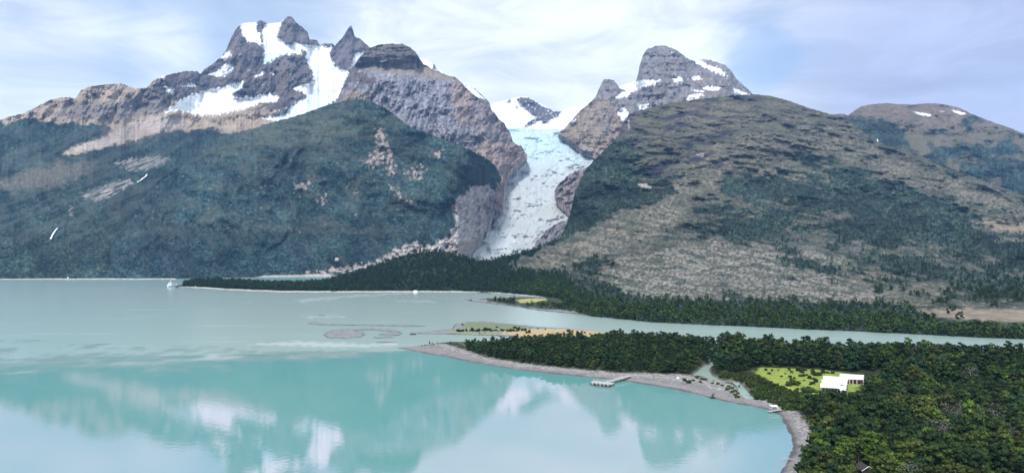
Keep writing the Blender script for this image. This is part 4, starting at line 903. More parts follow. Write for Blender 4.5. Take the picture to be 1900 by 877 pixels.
def forest_mesh(name, items, lod):
    V, T, C = [], [], []; n = 0
    for x, y, z, k, s, r, tint in items:
        v, f, c = (KINDS[k] if k < 5 else GREY)[lod if k < 5 else 'full']
        ca, sa = math.cos(r), math.sin(r)
        q = np.stack([v[:, 0] * ca - v[:, 1] * sa, v[:, 0] * sa + v[:, 1] * ca, v[:, 2]], 1) * s + (x, y, z)
        V.append(q); T.append(f + n); n += len(v)
        C.append(c[:, None] * (GREEN * np.array(tint)))
    o = mesh_np(name, np.concatenate(V), np.concatenate(T), M_FOREST, np.concatenate(C)); o['kind'] = 'stuff'
    return o
GREYT = (2.8, 1.75, 4.4)
rest = [t for k, t in enumerate(trees) if k not in solo]
forest_mesh('forest', [(t[0], t[1], t[2], t[3], t[4], t[5], GREYT if t[3] == 5 else TINTS[t[6]]) for t in rest], 'mid')

# one tree of each kind, then copies
proto = []
def crown_obj(name, cm, parent):
    return mesh_np(name, cm[0], cm[1], M_LEAF, cm[2][:, None] * GREEN, parent=parent)
for i in range(6):
    K = KINDS[i] if i < 5 else GREY
    r = empty('evergreen_tree' if i < 5 else 'bare_grey_tree', (0, 0, 0)); tk = trunk_mb(30 + i, K['h'] * 0.85, 0.17, 4 if i < 5 else 9).build('trunk', M_BARK if i < 5 else M_PALEWOOD, r, True)
    proto.append([r, tk, crown_obj('crown', K['full'], r), False])

def where(px, py, y):
    if px < 1500 and py > 800: return 'beside the beach driftwood'
    if px < 1520 and py < 800: return 'above the beach near the white shelter'
    if abs(px - 1611) < 45 and py > 850: return 'around the gable hut'
    if abs(px - 1695) < 45 and 755 < py < 805: return 'around the brownish clearing'
    if 1500 <= px < 1620 and py < 790: return 'just below the white-roofed lodge'
    if px >= 1760 and py < 800: return 'at the upper right edge of the wood'
    if px >= 1760: return 'in the lower right corner'
    if px < 1620: return 'between the beach and the gable hut'
    if py < 810: return 'right of the brownish clearing'
    return 'to the right of the gable hut'

for n, k in enumerate(sorted(solo)):
    x, y, z, kd, s, rot, tint, px, py = trees[k]
    p = proto[kd]
    if not p[3]: r, p[3] = p[0], True; kids = [p[1], p[2]]
    else:
        r = p[0].copy(); COL.objects.link(r); kids = []
        for c in p[1:3]:
            d = c.copy(); COL.objects.link(d); d.parent = r; kids.append(d)
    r.location = (x, y, z); r.rotation_euler = (0, 0, rot); r.scale = (s, s, s * random.uniform(0.9, 1.12))
    tc = GREYT if kd == 5 else TINTS[tint]
    kids[1].color = (*tc, 1.0)
    size = 'tall' if s > 1.0 else 'medium-sized' if s > 0.72 else 'small'
    if kd == 5: lab = f'thin-crowned {size} grey tree showing its pale trunk {where(px, py, y)}'
    else: lab = f'{size} {tint} {"pointed" if kd in (2, 4) else "rounded"} evergreen tree {where(px, py, y)}'
    tag(r, lab, 'tree', lab)
for p in proto:
    if not p[3]:
        for o in (p[1], p[2], p[0]): bpy.data.objects.remove(o)

# the woods on the far river bank, on the low hill and along the foot of the mountain: uncountable
def bank_items(pts, n, seed, smin, smax, tint, up=lambda px: 0.0):
    g = np.random.default_rng(seed); out = []
    for px, py in pts:
        p = ground(px, py, up(px)); out.append((p[0], p[1], p[2] - 0.5, int(g.integers(0, 5)), g.uniform(smin, smax), g.uniform(0, 6.28), tuple(np.array(tint) * g.uniform(0.75, 1.35))))
    return out
def scatter(key, prob, n, seed, smin, smax, tint):
    PX, PY, P, base = SURF[key]; g = np.random.default_rng(seed)
    pr = prob(PX, PY, base[None] - PY).ravel(); idx = g.choice(len(pr), n, replace=False, p=pr / pr.sum())
    Q = P.reshape(-1, 3)[idx]
    return [(q[0], q[1], q[2] - 0.8, int(g.integers(0, 5)), g.uniform(smin, smax), g.uniform(0, 6.28), tuple(np.array(tint) * g.uniform(0.65, 1.45))) for q in Q]
items = scatter(('mountain', 19), lambda X, Y, d: ((X > 945) & (X < 1960)) * sstep(34, 24, d + 5 * fbm(X / 40, Y * 0, 451, 3) + 15 * sstep(1640, 1720, X)) * (1 - pm(X, Y, [(1700, 576), (1760, 572), (1960, 572), (1960, 604), (1760, 596)], 3, 4) * 0.96), 1900, 452, 0.55, 1.25, (1.05, 1.12, 0.98))
items += scatter(('mountain', 19), lambda X, Y, d: ((X < 1060)) * sstep(-0.2, 0.2, F_forestmask(X, Y) - 0.5) * (Y > 445), 1700, 453, 0.8, 1.2, (0.6, 0.75, 0.8))
items += scatter(('mountain', 19), lambda X, Y, d: ((X > 1000) & (X < 1960)) * F_forestmask(X, Y) * (Y > 400) * (d > 25) * (1 - 0.97 * (sdf(X, Y, [(1690, 568), (1980, 566), (1980, 606), (1750, 600)]) > -3)), 2200, 454, 0.6, 1.1, (0.75, 0.85, 0.9))
forest_mesh('forest', items, 'lite')
items = scatter(('hill', 29), lambda X, Y, d: (X > 340) * (d > 0.6) * 1.0, 3600, 455, 0.75, 1.2, (0.55, 0.68, 0.62))
forest_mesh('forest', items, 'lite')
items = []
g = np.random.default_rng(456)
for px, py in [(g.uniform(915, 1090), 0) for _ in range(150)]:
    yy = np.interp(px, [905, 950, 1000, 1090], [558.5, 561, 567, 578]) + g.uniform(-6, 4) * np.interp(px, [905, 960, 1090], [0.3, 0.8, 1.2])
    if 955 < px < 1018 and yy < 566 : continue
    p = ground(px, yy, 0.8); items.append((p[0], p[1], 0.6, int(g.integers(0, 5)), g.uniform(0.45, 0.8), g.uniform(0, 6), tuple(np.array((0.7, 0.8, 0.7)) * g.uniform(0.7, 1.3))))
forest_mesh('forest', items, 'lite')

# ------------------------------------------------------------------ bushes: on the meadow, round the stream, on the spits
BUSH = [crown_mesh(110 + i, 1.25, 0.0, [1.2, 1.7, 1.0][i], 7, 170, 0.24, True, [0, 0.5, 0][i]) for i in range(3)]
FIR = crown_mesh(120, 1.1, 0.2, 5.2, 11, 240, 0.26, True, 0.95)
M_BUSH = mat_attr('bush_foliage', 0.8, 0.12, 0.5, 0.45, objrand=0.2)
bush_src = {}
def bush(px, py, s, kind, tint, label, group=None, z=None, cat='bush', name='bush'):
    p = ground(px, py, 2.5 if z is None else z)
    zz = float(land_z(np.array([p[0]]), np.array([p[1]]))[0]) if z is None else z
    if (name, kind) not in bush_src:
        cm = FIR if name == 'young_tree' else BUSH[kind]
        o = mesh_np(name, cm[0], cm[1], M_BUSH, cm[2][:, None] * GREEN); bush_src[(name, kind)] = o
    else:
        o = bush_src[(name, kind)].copy(); COL.objects.link(o)
    o.location = (p[0], p[1], zz - 0.15); o.rotation_euler = (0, 0, random.uniform(0, 6.28)); o.scale = (s, s, s * random.uniform(0.8, 1.15))
    o.color = (*tint, 1.0)
    return tag(o, label, cat, group or label)
DG, OG, BG = (0.95, 1.0, 0.75), (1.7, 1.5, 0.9), (1.6, 1.3, 1.1)
meadow_bushes = [(1421, 686, .8), (1432, 687, .6), (1427, 693, .9), (1450, 698, .7), (1464, 686, .9), (1469, 690, .8), (1482, 688, 1.3), (1488, 691, 1.2), (1494, 687, .9), (1466, 699, .9), (1468, 704, .8), (1486, 697, 1.2), (1491, 697, 1.0), (1502, 701, 1.1),
                 (1508, 702, .9), (1497, 696, .6), (1508, 693, 1.3), (1514, 695, 1.5), (1520, 695, 1.2), (1476, 710, .7), (1492, 705, .5), (1508, 711, 1.1), (1514, 708, 1.0), (1504, 713, .7), (1501, 719, .8), (1480, 722, .7), (1489, 721, .6), (1512, 726, .5), (1474, 702, .6), (1457, 693, .5), (1444, 686, .5), (1527, 692, 1.2), (1535, 691, 1.1), (1545, 692, 1.0)]
for i, (x, y, s) in enumerate(meadow_bushes):
    near = 'close to the lodge' if x > 1500 and y < 715 else 'near the upper edge' if y < 692 else 'near the lower edge' if y > 708 else 'in the open middle'
    sz = 'large' if s > 1.05 else 'mid-sized' if s > 0.75 else 'small'
    bush(x, y + 1, s * 1.15, i % 3, DG, f'{sz} dark bush on the bright green meadow {near}', 'bushes on the meadow: ' + sz + ' ' + near)
for x, y, s in ((1472, 712, 2.0), (1463, 714, 1.7), (1481, 713, 1.6), (1468, 707, 1.2)):
    bush(x, y + 2, s, 1, OG, 'tall bush in the clump at the lower left of the meadow', 'clump of tall bushes on the meadow')
random.seed(21)
X, Y = sample(W_SHRUBZONE, 2.9, 461)
for i in range(len(X)):
    z = float(land_z(X[i:i + 1], Y[i:i + 1])[0]); px, py = project(np.array([X[i], Y[i], z]))
    if z < 0.7 or sdf(X[i:i + 1], Y[i:i + 1], W_MEADOW)[0] > 0.5: continue
    s = random.uniform(0.9, 1.75)
    w = 'beside the small stream and its footbridge' if px < 1400 else 'on the slope between the meadow and the beach'
    col = random.choice([DG, OG, BG, (1.2, 1.4, 0.8)])
    c = {DG: 'dark green', OG: 'olive', BG: 'brownish'}.get(col, 'fresh green')
    bush(float(px), float(py), s, random.randrange(3), col, f'{c} bush {w}', z=z)
for x, y, s in ((1302, 702, 1.0), (1294, 700, 0.9), (1308, 703, 1.1), (1286, 704, 1.0), (1278, 706, 1.3), (1270, 703, 1.2), (1300, 707, 0.9), (1291, 698, .6)):
    bush(x, y, s, random.randrange(3), (1.3, 1.35, 1.3), 'greyish green bush at the mouth of the pale stream pool')
for x, y in ((1352, 715), (1358, 718), (1364, 722), (1369, 726), (1350, 720), (1358, 724), (1364, 728), (1340, 713), (1332, 711), (1368, 731), (1322, 709)):
    bush(x, y, random.uniform(0.8, 1.25), 2, (1.5, 1.5, 0.75), 'low yellowish bush on the grassy bank left of the stream mouth')
for x, y, s in ((1502, 828, 1.6), (1499, 834, 1.3), (1488, 856, 1.6), (1482, 862, 1.3), (1490, 868, 1.5), (1478, 852, .7), (1505, 838, 1.5)):
    bush(x, y, s, 0, DG, 'dark bush growing among the driftwood at the beach bend')
for x, y, s in ((797, 639, 0.75), (803, 640, 0.6), (811, 639.5, 0.5), (836, 640, 0.7), (843, 640, 0.6), (800, 640.5, .5), (848, 641, .5)):
    bush(x, y, s, 0, (0.7, 0.85, 0.8), 'young conifer on the gravel tip left of the wooded point', z=0.9, cat='tree', name='young_tree')
for x in (783, 788, 793, 806, 814, 818, 823, 829, 833, 839, 846): bush(x, 640.5, random.uniform(0.5, 0.9), 0, DG, 'low dark bush on the gravel tip left of the wooded point', z=0.7)
for x in np.linspace(848, 974, 34):
    bush(x + random.uniform(-2, 2), 614 + random.uniform(-1.5, 1.2), random.uniform(0.9, 1.7), random.randrange(3), (0.75, 0.9, 0.85), 'dark bush in the row along the middle of the sandy spit', z=0.8)
for x, y, s in ((955, 609, 1.4), (962, 611, 1.9), (922, 607.5, 1.2), (858, 603, 1.1), (982, 617.5, 1.5), (977, 618, 1.2), (970, 611, 1.0), (1055, 615, 1.6), (1062, 616, 1.2), (1085, 618, 1.1), (1105, 622, 1.4), (1118, 624, 1.2), (1080, 616, 1.0), (1012, 611, 0.8), (998, 610, 0.8), (983, 609, 0.7), (940, 616, .7), (900, 617, .7), (890, 618.5, .7), (1130, 626, 1.2), (1095, 620, .9)):
    bush(x, y, s, random.randrange(3), (0.8, 0.9, 0.8), 'scattered dark bush on the golden and green grass of the sandy spit', z=0.8)
bush(874, 557, 1.3, 0, DG, 'lone dark bush at the tip of the farther spit', z=0.8)
for x, y in ((893, 556.5), (896, 556), (899, 556.5), (903, 555.5)): bush(x, y, 0.9, 1, (1.0, 1.0, 0.8), 'small bush on the yellowish grass of the farther spit', z=0.9)

# ------------------------------------------------------------------ driftwood
def log_mesh(seed, L, r):
    g = np.random.default_rng(seed); mb = MB()
    p = [(x * L - L / 2, g.normal(0, 0.05) * L * 0.4, r + g.normal(0, 0.03)) for x in (0, .33, .66, 1)]
    mb.tube(p, [r * 1.2, r, r * 0.85, r * 0.5], 6)
    for k in range(2):
        t = g.uniform(0.4, 0.9); a = g.uniform(-1, 1); mb.tube([(t * L - L / 2, 0, r), (t * L - L / 2 + 0.5, a * 0.9, r + 0.35)], [r * 0.5, r * 0.15], 4)
    return mb
logs = [log_mesh(130 + i, [3.0, 4.2, 2.2][i], [0.16, 0.2, 0.13][i]).build('driftwood_log', M_PALEWOOD, None, True) for i in range(3)]
used = [False] * 3
g = np.random.default_rng(140)
def at_beach(frac, u):
    """a point U along the shoreline, FRAC of the beach width inland"""
    seg = np.linalg.norm(np.diff(W_SHORE[:27], axis=0), axis=1); cum = np.concatenate([[0], np.cumsum(seg)]); s = u * cum[-1]
    i = min(np.searchsorted(cum, s, 'right') - 1, len(seg) - 1); t = (s - cum[i]) / seg[i]
    a, b = W_SHORE[i], W_SHORE[i + 1]; p = a + (b - a) * t; d = (b - a) / np.linalg.norm(b - a)
    nrm = np.array([-d[1], d[0]])
    w = float(beach_width(p[0:1], p[1:2])[0])
    return p + nrm * w * frac, math.atan2(d[1], d[0])
def beach_ok(p):
    z = float(land_z(p[0:1], p[1:2])[0]); return z if z > 0.25 else None
k = 0
for px0, px1, cnt, nm in ((1190, 1300, 14, 'left of the dark stump'), (1300, 1425, 10, 'between the dark stump and the white shelter'), (1440, 1520, 26, 'at the bend of the beach')):
    for _ in range(cnt):
        for _try in range(60):
            u = g.uniform(0, 1); p, a = at_beach(g.uniform(0.45, 1.0), u); z = beach_ok(p)
            if z is None: continue
            px, py = project(np.array([p[0], p[1], z]))
            if px0 < px < px1 and py < 885: break
        else: continue
        i = k % 3; k += 1
        if used[i]: o = logs[i].copy(); COL.objects.link(o)
        else: o = logs[i]; used[i] = True
        o.location = (p[0], p[1], z - 0.03); o.rotation_euler = (0, 0, a + g.normal(0, 0.6)); o.scale = [g.uniform(0.6, 1.1)] * 3
        tag(o, f'bleached driftwood log on the upper gravel beach {nm}', 'driftwood', 'driftwood logs ' + nm)
mb = MB()
for _ in range(1500):
    u = g.uniform(0, 1) ** 0.8; p, a = at_beach(g.normal(0.85, 0.16), u); z = beach_ok(p)
    if z is None: continue
    L = g.uniform(0.4, 1.6); a += g.normal(0, 0.8)
    mb.tube([(p[0] - math.cos(a) * L / 2, p[1] - math.sin(a) * L / 2, z + 0.06), (p[0] + math.cos(a) * L / 2, p[1] + math.sin(a) * L / 2, z + g.uniform(0.06, 0.25))], [0.09, 0.05], 4)
o = mb.build('driftwood_litter', M_PALEWOOD); o['kind'] = 'stuff'
# the tangled branch lying at the waterline, bottom
p = ground(1462, 852, 0.2); mb = MB()
mb.tube([(-2.2, -0.9, 0.0), (-0.6, 0.0, 0.35), (1.2, -0.6, 0.3), (2.6, -1.6, 0.2)], [0.10, 0.14, 0.16, 0.1], 6)
for q in ((-1.9, 1.0), (-1.0, 1.2), (0.5, 1.1), (1.3, 0.8)): mb.tube([(-0.4 + q[0] * 0.3, 0, 0.35), (q[0], q[1], 0.7)], [0.09, 0.03], 5)
mb.tube([(-2.2, -0.9, 0.0), (-2.6, 0.5, 0.3), (-1.5, 1.0, 0.6)], [0.08, 0.06, 0.04], 5)
o = mb.build('fallen_branch', M_PALEWOOD, None, True); o.location = p; tag(o, 'pale forked branch lying across the waterline at the bottom of the beach', 'driftwood')
# dark stump on the shore
def stump(px, py, z, s, label):
    mb = MB(); mb.tube([(0, 0, -0.3), (0, 0, 0.3), (0.1, 0, 0.9), (0.15, 0.05, 1.5)], [0.9, 0.55, 0.42, 0.3], 8)
    for i in range(6):
        a = i * 1.05; mb.tube([(0, 0, 0.35), (math.cos(a) * 0.9, math.sin(a) * 0.9, 0.3), (math.cos(a) * 1.6, math.sin(a) * 1.6, 0.02 + 0.35 * (i % 2))], [0.3, 0.2, 0.06], 5)
    mb.tube([(0.1, 0, 1.2), (0.6, 0.3, 1.7), (1.0, 0.2, 1.8)], [0.2, 0.12, 0.05], 5)
    o = mb.build('tree_stump', M_DARK, None, True); o.location = ground(px, py, z); o.scale = (s, s, s); tag(o, label, 'stump')
stump(1322, 738, 0.1, 1.25, 'dark rooted stump standing at the edge of the turquoise water')
stump(1271, 707, 1.2, 0.9, 'dark upright stump at the top of the beach beside the wood')
def boulder(px, py, z, s, label, mat, seed, name='boulder', Y=None):
    v, f = ICO2; gg = np.random.default_rng(seed); d = 1 + 0.5 * fbm(v[:, 0] * 2 + seed, v[:, 1] * 2 + v[:, 2] * 1.7, seed, 4)
    vv = v * d[:, None] * np.array(s)
    o = mesh_np(name, vv, f, mat); o.location = ground(px, py, z) if Y is None else at(px, py, Y); tag(o, label, 'boulder'); return o
boulder(1258, 702, 1.6, (1.1, 0.9, 0.8), 'white rounded boulder at the foot of the wood above the beach', M_WHITE, 3)
boulder(766, 620, 0.2, (2.6, 1.6, 0.7), 'dark low boulder in the silty shallows beside the grey bars', M_DARK, 4)
boulder(771, 541.6, 0.2, (4.2, 3.2, 3.0), 'white peaked iceberg floating beside the dark wooded shore', M_WHITE, 5, 'iceberg')['category'] = 'iceberg'
boulder(625, 481, 0, (5.0, 4, 4.4), 'large pale boulder in the forest above the small lagoon', M_STONE, 6, Y=1690)

# ------------------------------------------------------------------ jetties, bridge, shelters
def railing(mb, a, b, h=1.0, n=8):
    a = np.array(a, float); b = np.array(b, float)
    for i in range(n + 1):
        p = a + (b - a) * i / n; mb.tube([p, p + (0, 0, h)], [0.05, 0.05], 4)
    for hh in (h, h * 0.55): mb.tube([a + (0, 0, hh), b + (0, 0, hh)], [0.04, 0.04], 4)
j = empty('jetty', ground(1113, 711, 0)); J = np.array(j.location)
tag(j, 'pale T-shaped wooden jetty with a wide head reaching into the turquoise bay', 'jetty')
hz = 1.7; gl = lambda x, y, z: ground(x, y, z) - J
head = [gl(1095, 708.6, hz), gl(1132, 712.8, hz), gl(1140, 709.6, hz), gl(1101.5, 705.2, hz)]
mb = MB(); mb.prism(head, 0.3)
mb.build('head_deck', M_PALEWOOD, j)
w0, w1 = gl(1121, 708.6, hz), gl(1170, 696, hz + 0.3); dv = (w1 - w0); nv = np.array([-dv[1], dv[0], 0]); nv = nv / np.linalg.norm(nv) * 0.95
MB().prism([w0 - nv + (0, 0, .03), w0 + nv + (0, 0, .03), w1 + nv, w1 - nv][::-1] if False else [w0 + nv, w0 - nv, w1 - nv, w1 + nv], 0.25).build('walkway', M_PALEWOOD, j)
for i in range(6):
    for (a, b) in ((head[0], head[1]), (head[3], head[2])):
        q = a + (b - a) * (0.03 + 0.94 * i / 5); MB().tube([q + (0, 0, -3.2), q + (0, 0, 0.25)], [0.17, 0.17], 8).build('pile', M_BARK, j)
for i in range(7):
    for sgn in (-1, 1):
        q = w0 + dv * (0.08 + 0.86 * i / 6) + nv * 0.85 * sgn; MB().tube([q + (0, 0, -3.0), q + (0, 0, -0.2)], [0.12, 0.12], 6).build('pile', M_BARK, j)
mb = MB(); railing(mb, head[3], head[2]); mb.build('railing', M_PALEWOOD, j)
mb = MB(); railing(mb, w0 + nv * 0.93, w1 + nv * 0.93, 1.0, 12); mb.build('railing', M_PALEWOOD, j)
for i in range(5):
    q = head[0] + (head[1] - head[0]) * (0.12 + 0.19 * i); MB().tube([q + (0.1, -0.25, -1.1), q + (0.1, -0.25, -0.1)], [0.2, 0.2], 8).build('fender', M_STONE, j)

j2 = empty('small_jetty', ground(1438, 761, 0)); J = np.array(j2.location); tag(j2, 'short narrow pale jetty at the end of the bay below the white shelter', 'jetty')
a0, a1 = gl(1426, 762, 0.9), gl(1449, 759, 1.2); dv = a1 - a0; nv = np.array([-dv[1], dv[0], 0]); nv = nv / np.linalg.norm(nv) * 0.6
MB().prism([a0 + nv, a0 - nv, a1 - nv, a1 + nv], 0.16).build('deck', M_PALEWOOD, j2)
for i in range(4):
    for sgn in (-1, 1):
        q = a0 + dv * (0.05 + 0.3 * i) + nv * 0.8 * sgn; MB().tube([q + (0, 0, -1.8), q + (0, 0, -0.1)], [0.08, 0.08], 6).build('pile', M_BARK, j2)

def shelter(px, py, z, w, d, h, rz, label, name='shelter', slope=0.35):
    r = empty(name, ground(px, py, z), rz); tag(r, label, 'shelter')
    for sx in (-1, 1):
        for sy in (-1, 1): MB().box((sx * w * 0.44, sy * d * 0.42, h / 2 - 0.2), (0.12, 0.12, h + 0.35)).build('post', M_WHITE, r)
    MB().prism([(-w / 2, -d / 2, h), (w / 2, -d / 2, h), (w / 2, d / 2, h + slope), (-w / 2, d / 2, h + slope)], 0.14).build('roof', M_WHITE, r)
    MB().box((0, d * 0.40, h * 0.45), (w * 0.8, 0.08, h * 0.8)).build('back_panel', M_GREYWALL, r)
    return r
shelter(1436, 757.5, 1.3, 3.3, 2.2, 1.15, 0.1, 'small white-roofed shelter on the beach behind the short jetty', 'beach_shelter')
shelter(1618, 716, 2.6, 3.2, 2.4, 2.6, -0.35, 'small white lean-to shelter standing right of the lodge', 'lean_to_shelter', 0.7)

b = empty('footbridge', ground(1355, 709, 0)); J = np.array(b.location); tag(b, 'low pale plank footbridge across the narrow stream above the beach', 'bridge')
a0, a1 = gl(1343, 709.5, 1.9), gl(1373, 711.5, 1.9); dv = a1 - a0; nv = np.array([-dv[1], dv[0], 0]); nv = nv / np.linalg.norm(nv) * 0.7
MB().prism([a0 - nv, a1 - nv, a1 + nv, a0 + nv], 0.18).build('deck', M_PALEWOOD, b)
for t in (0.05, 0.35, 0.65, 0.95):
    q = a0 + dv * t; MB().box(q + (0, 0, -1.1), (0.25, 1.2, 1.9)).build('trestle', M_DARK, b)
mb = MB(); railing(mb, a0 + nv, a1 + nv, 0.9, 6); mb.build('railing', M_PALEWOOD, b)

# ------------------------------------------------------------------ the lodge with its two white roofs
def walls(mb, top, zb):
    n = len(mb.v); k = len(top); mb.v += [tuple(p) for p in top] + [(p[0], p[1], zb) for p in top]
    mb.f.append(tuple(n + i for i in range(k)))
    for i in range(k):
        q = (i + 1) % k; mb.f.append((n + q, n + i, n + k + i, n + k + q))
h = empty('lodge', ground(1550, 722, 1.8)); J = np.array(h.location); tag(h, 'lodge with two wide white roofs beside the bright green meadow', 'building')
zf, zb = 5.6, 8.4
def rp(x, t): # a point of the main roof: photo column at the front, T from front (0) to back (1)
    z = zf + (zb - zf) * t
    return gl(x, 717.5 + (x - 1522) * 0.055 - 20.3 * t, z)
secs = [(1522.0, 1570.5, 0.0, 0.36), (1524.6, 1572.0, 0.34, 0.70), (1527.4, 1573.6, 0.68, 1.0)]
for i, (xl, xr, t0, t1) in enumerate(secs):
    up = np.array([0, 0, 0.12 * i])
    MB().prism([rp(xl, t0) + up, rp(xr, t0) + up, rp(xr, t1) + up, rp(xl, t1) + up], 0.22).build('roof', M_WHITE, h)
mb = MB(); dn = np.array([0, 0, -0.35])
walls(mb, [rp(1524, 0.03) + dn, rp(1569.5, 0.03) + dn, rp(1572.5, 0.97) + dn, rp(1528.5, 0.97) + dn], 0.0); mb.build('wall', M_GREYWALL, h)
f0, f1 = rp(1524, 0.03), rp(1569.5, 0.03)
for i in range(6):
    a = f0 + (f1 - f0) * (0.04 + 0.125 * i); bq = f0 + (f1 - f0) * (0.04 + 0.125 * i + 0.10)
    c = (a + bq) / 2; fr = MB().box((c[0], c[1] - 0.06, 2.3), (np.linalg.norm(bq - a), 0.12, 2.2), math.atan2((f1 - f0)[1], (f1 - f0)[0])).build('window', M_DARK, h)
    MB().box((c[0], c[1] - 0.13, 2.3), (np.linalg.norm(bq - a) - 0.25, 0.06, 1.95), math.atan2((f1 - f0)[1], (f1 - f0)[0])).build('pane', M_GLASS, fr)
sk = rp(1562, 0.27) + (0, 0, 0.22); MB().box(sk, (2.0, 0.7, 0.5), -0.1, 0.7).build('roof_vent', M_GREYWALL, h)
pq = rp(1564, -0.06); MB().prism([pq + (-1.6, -0.9, -0.5), pq + (1.4, -0.9, -0.5), pq + (1.4, 0.6, -0.1), pq + (-1.6, 0.6, -0.1)], 0.15).build('porch_roof', M_WHITE, h)
for sx in (-1.4, 1.2): MB().box(pq + (sx, -0.75, -2.6), (0.15, 0.15, 4.0)).build('porch_post', M_WHITE, h)
zf2, zb2 = 5.2, 6.9
def wp(x, t): return gl(x, 702.2 + (x - 1574) * 0.045 - 8.6 * t, zf2 + (zb2 - zf2) * t)
MB().prism([wp(1557.5, 0), wp(1602.6, 0), wp(1603.2, 1), wp(1558.3, 1)], 0.22).build('roof', M_WHITE, h)
mb = MB(); walls(mb, [wp(1559, 0.08) + dn, wp(1601.5, 0.08) + dn, wp(1602, 0.95) + dn, wp(1559.5, 0.95) + dn], 0.0); mb.build('wall', M_RED, h)
for x in (1576.5, 1582.5, 1590, 1601.8):
    q = wp(x, 0.01); MB().box((q[0], q[1], 1.6), (0.22, 0.22, 3.2 + (q[2] - 5.0) * 0)).build('veranda_post', M_WHITE, h)
# windows of the rear wing
for x in (1579, 1586, 1594):
    q = wp(x, 0.08); fr = MB().box((q[0], q[1] - 0.05, 1.7), (1.5, 0.1, 1.1)).build('window', M_DARK, h); MB().box((q[0], q[1] - 0.11, 1.7), (1.25, 0.05, 0.85)).build('pane', M_GLASS, fr)

# the gable hut at the bottom edge
hq = ground(1611, 886, 2.4); hu = empty('gable_hut', hq); tag(hu, 'dark hut with white-edged gable roof half hidden by trees at the bottom edge', 'hut')
W_, D_, E_, RG = 1.9, 4.6, 2.5, 3.75
mb = MB(); n = 0
mb.v = [(-W_, 0, -0.6), (W_, 0, -0.6), (W_, 0, E_), (0, 0, RG - 0.12), (-W_, 0, E_), (-W_, D_, -0.6), (W_, D_, -0.6), (W_, D_, E_), (0, D_, RG - 0.12), (-W_, D_, E_)]
mb.f = [(0, 1, 2, 3, 4), (6, 5, 9, 8, 7), (1, 6, 7, 2), (5, 0, 4, 9), (2, 7, 8, 3), (9, 4, 3, 8)]
mb.build('wall', M_DARK, hu)
for sgn in (-1, 1):
    e = np.array([sgn * (W_ + 0.35), -0.4, E_ - 0.18]); t = np.array([0.0, -0.4, RG + 0.04]); bk = np.array([0, D_ + 0.7, 0])
    MB().prism([e, t, t + bk, e + bk][::sgn], 0.14).build('roof', M_DARK, hu)
    MB().tube([e + (0, -0.07, -0.02), t + (0, -0.07, -0.02)], [0.11, 0.11], 5).build('bargeboard', M_WHITE, hu)
    MB().tube([(sgn * W_, -0.06, -0.4), (sgn * W_, -0.06, E_)], [0.06, 0.06], 4).build('corner_trim', M_PALEWOOD, hu)
MB().box((0.5, -0.04, 0.5), (0.8, 0.08, 1.9)).build('door', M_BARK, hu)

# ------------------------------------------------------------------ boats and small marks on the far lake
s = empty('ship', ground(314.5, 532, 0)); tag(s, 'white ship seen end-on with a mast, moored at the tip of the wooded shore', 'ship')
mb = MB(); hull = []
prof = [(-2.6, 0.4), (-3.6, 1.6), (-4.1, 3.4)]
def ring(y, k, up): return [(x * k, y, z + up) for x, z in ((-2.2, -0.5), (-3.4, 1.0), (-4.2, 3.2), (4.2, 3.2), (3.4, 1.0), (2.2, -0.5))]
st = [(-7, 0.12, 0.9), (-4.5, 0.62, 0.4), (-1, 0.95, 0.05), (8, 1.0, 0), (15, 0.92, 0)]
for y, k, up in st: mb.v += ring(y, k, up)
for i in range(len(st) - 1):
    for q in range(6): a = i * 6 + q; c = i * 6 + (q + 1) % 6; mb.f.append((a, a + 6, c + 6, c))
mb.f.append(tuple(range(6))); mb.f.append(tuple(reversed(range(24, 30))))
mb.build('hull', M_WHITE, s)
MB().box((0, 6, 4.6), (6.6, 12, 2.8), 0, 0.95).build('cabin', M_WHITE, s)
MB().box((0, 4, 7.1), (4.8, 6.5, 2.2), 0, 0.85).build('bridge_deck', M_WHITE, s)
for x in (-2.1, -0.7, 0.7, 2.1): MB().box((x, -0.05, 5.0), (1.0, 0.1, 0.8)).build('window', M_GLASS, s)
MB().box((0, 0.9, 7.4), (3.8, 0.2, 0.8)).build('window', M_GLASS, s)
MB().tube([(0, 4.5, 8.1), (0, 4.5, 13.5)], [0.28, 0.12], 6).build('mast', M_WHITE, s)
MB().box((0, 4.5, 10.5), (2.6, 0.2, 0.2)).build('crosstree', M_WHITE, s)
for x, y, sc_, lab in ((363, 532.6, 0.8, 'tiny white motorboat beached right of the white ship'), (327, 527.5, 0.55, 'tiny white boat behind the moored white ship')):
    bq = empty('motorboat', ground(x, y, 0.3)); bq.scale = (sc_,) * 3; tag(bq, lab, 'boat')
    mb = MB(); st = [(-3, 0.15, 0.5), (-1.5, 0.8, 0.1), (3, 0.9, 0)]
    for yy, k, up in st: mb.v += [(x_ * k * 0.45, yy, z_ * 0.5 + up) for x_, z_ in ((-2.2, -0.5), (-3.4, 1.0), (-3.8, 2.6), (3.8, 2.6), (3.4, 1.0), (2.2, -0.5))]
    for i in range(2):
        for q in range(6): a = i * 6 + q; c = i * 6 + (q + 1) % 6; mb.f.append((a, a + 6, c + 6, c))
    mb.f.append(tuple(range(6))); mb.f.append(tuple(reversed(range(12, 18))))
    mb.build('hull', M_WHITE, bq); MB().box((0, 1.0, 2.2), (2.2, 2.2, 1.9), 0, 0.8).build('cabin', M_WHITE, bq)
pz = empty('landing_stage', ground(336, 531.4, 0)); J = np.array(pz.location); tag(pz, 'low grey landing stage between the white ship and the wooded shore', 'jetty')
a0, a1 = gl(321, 531.6, 1.4), gl(352, 531.4, 1.6)
MB().prism([a0 + (0, -1.5, 0), a1 + (0, -1.5, 0), a1 + (0, 1.5, 0), a0 + (0, 1.5, 0)], 0.4).build('deck', M_PALEWOOD, pz)
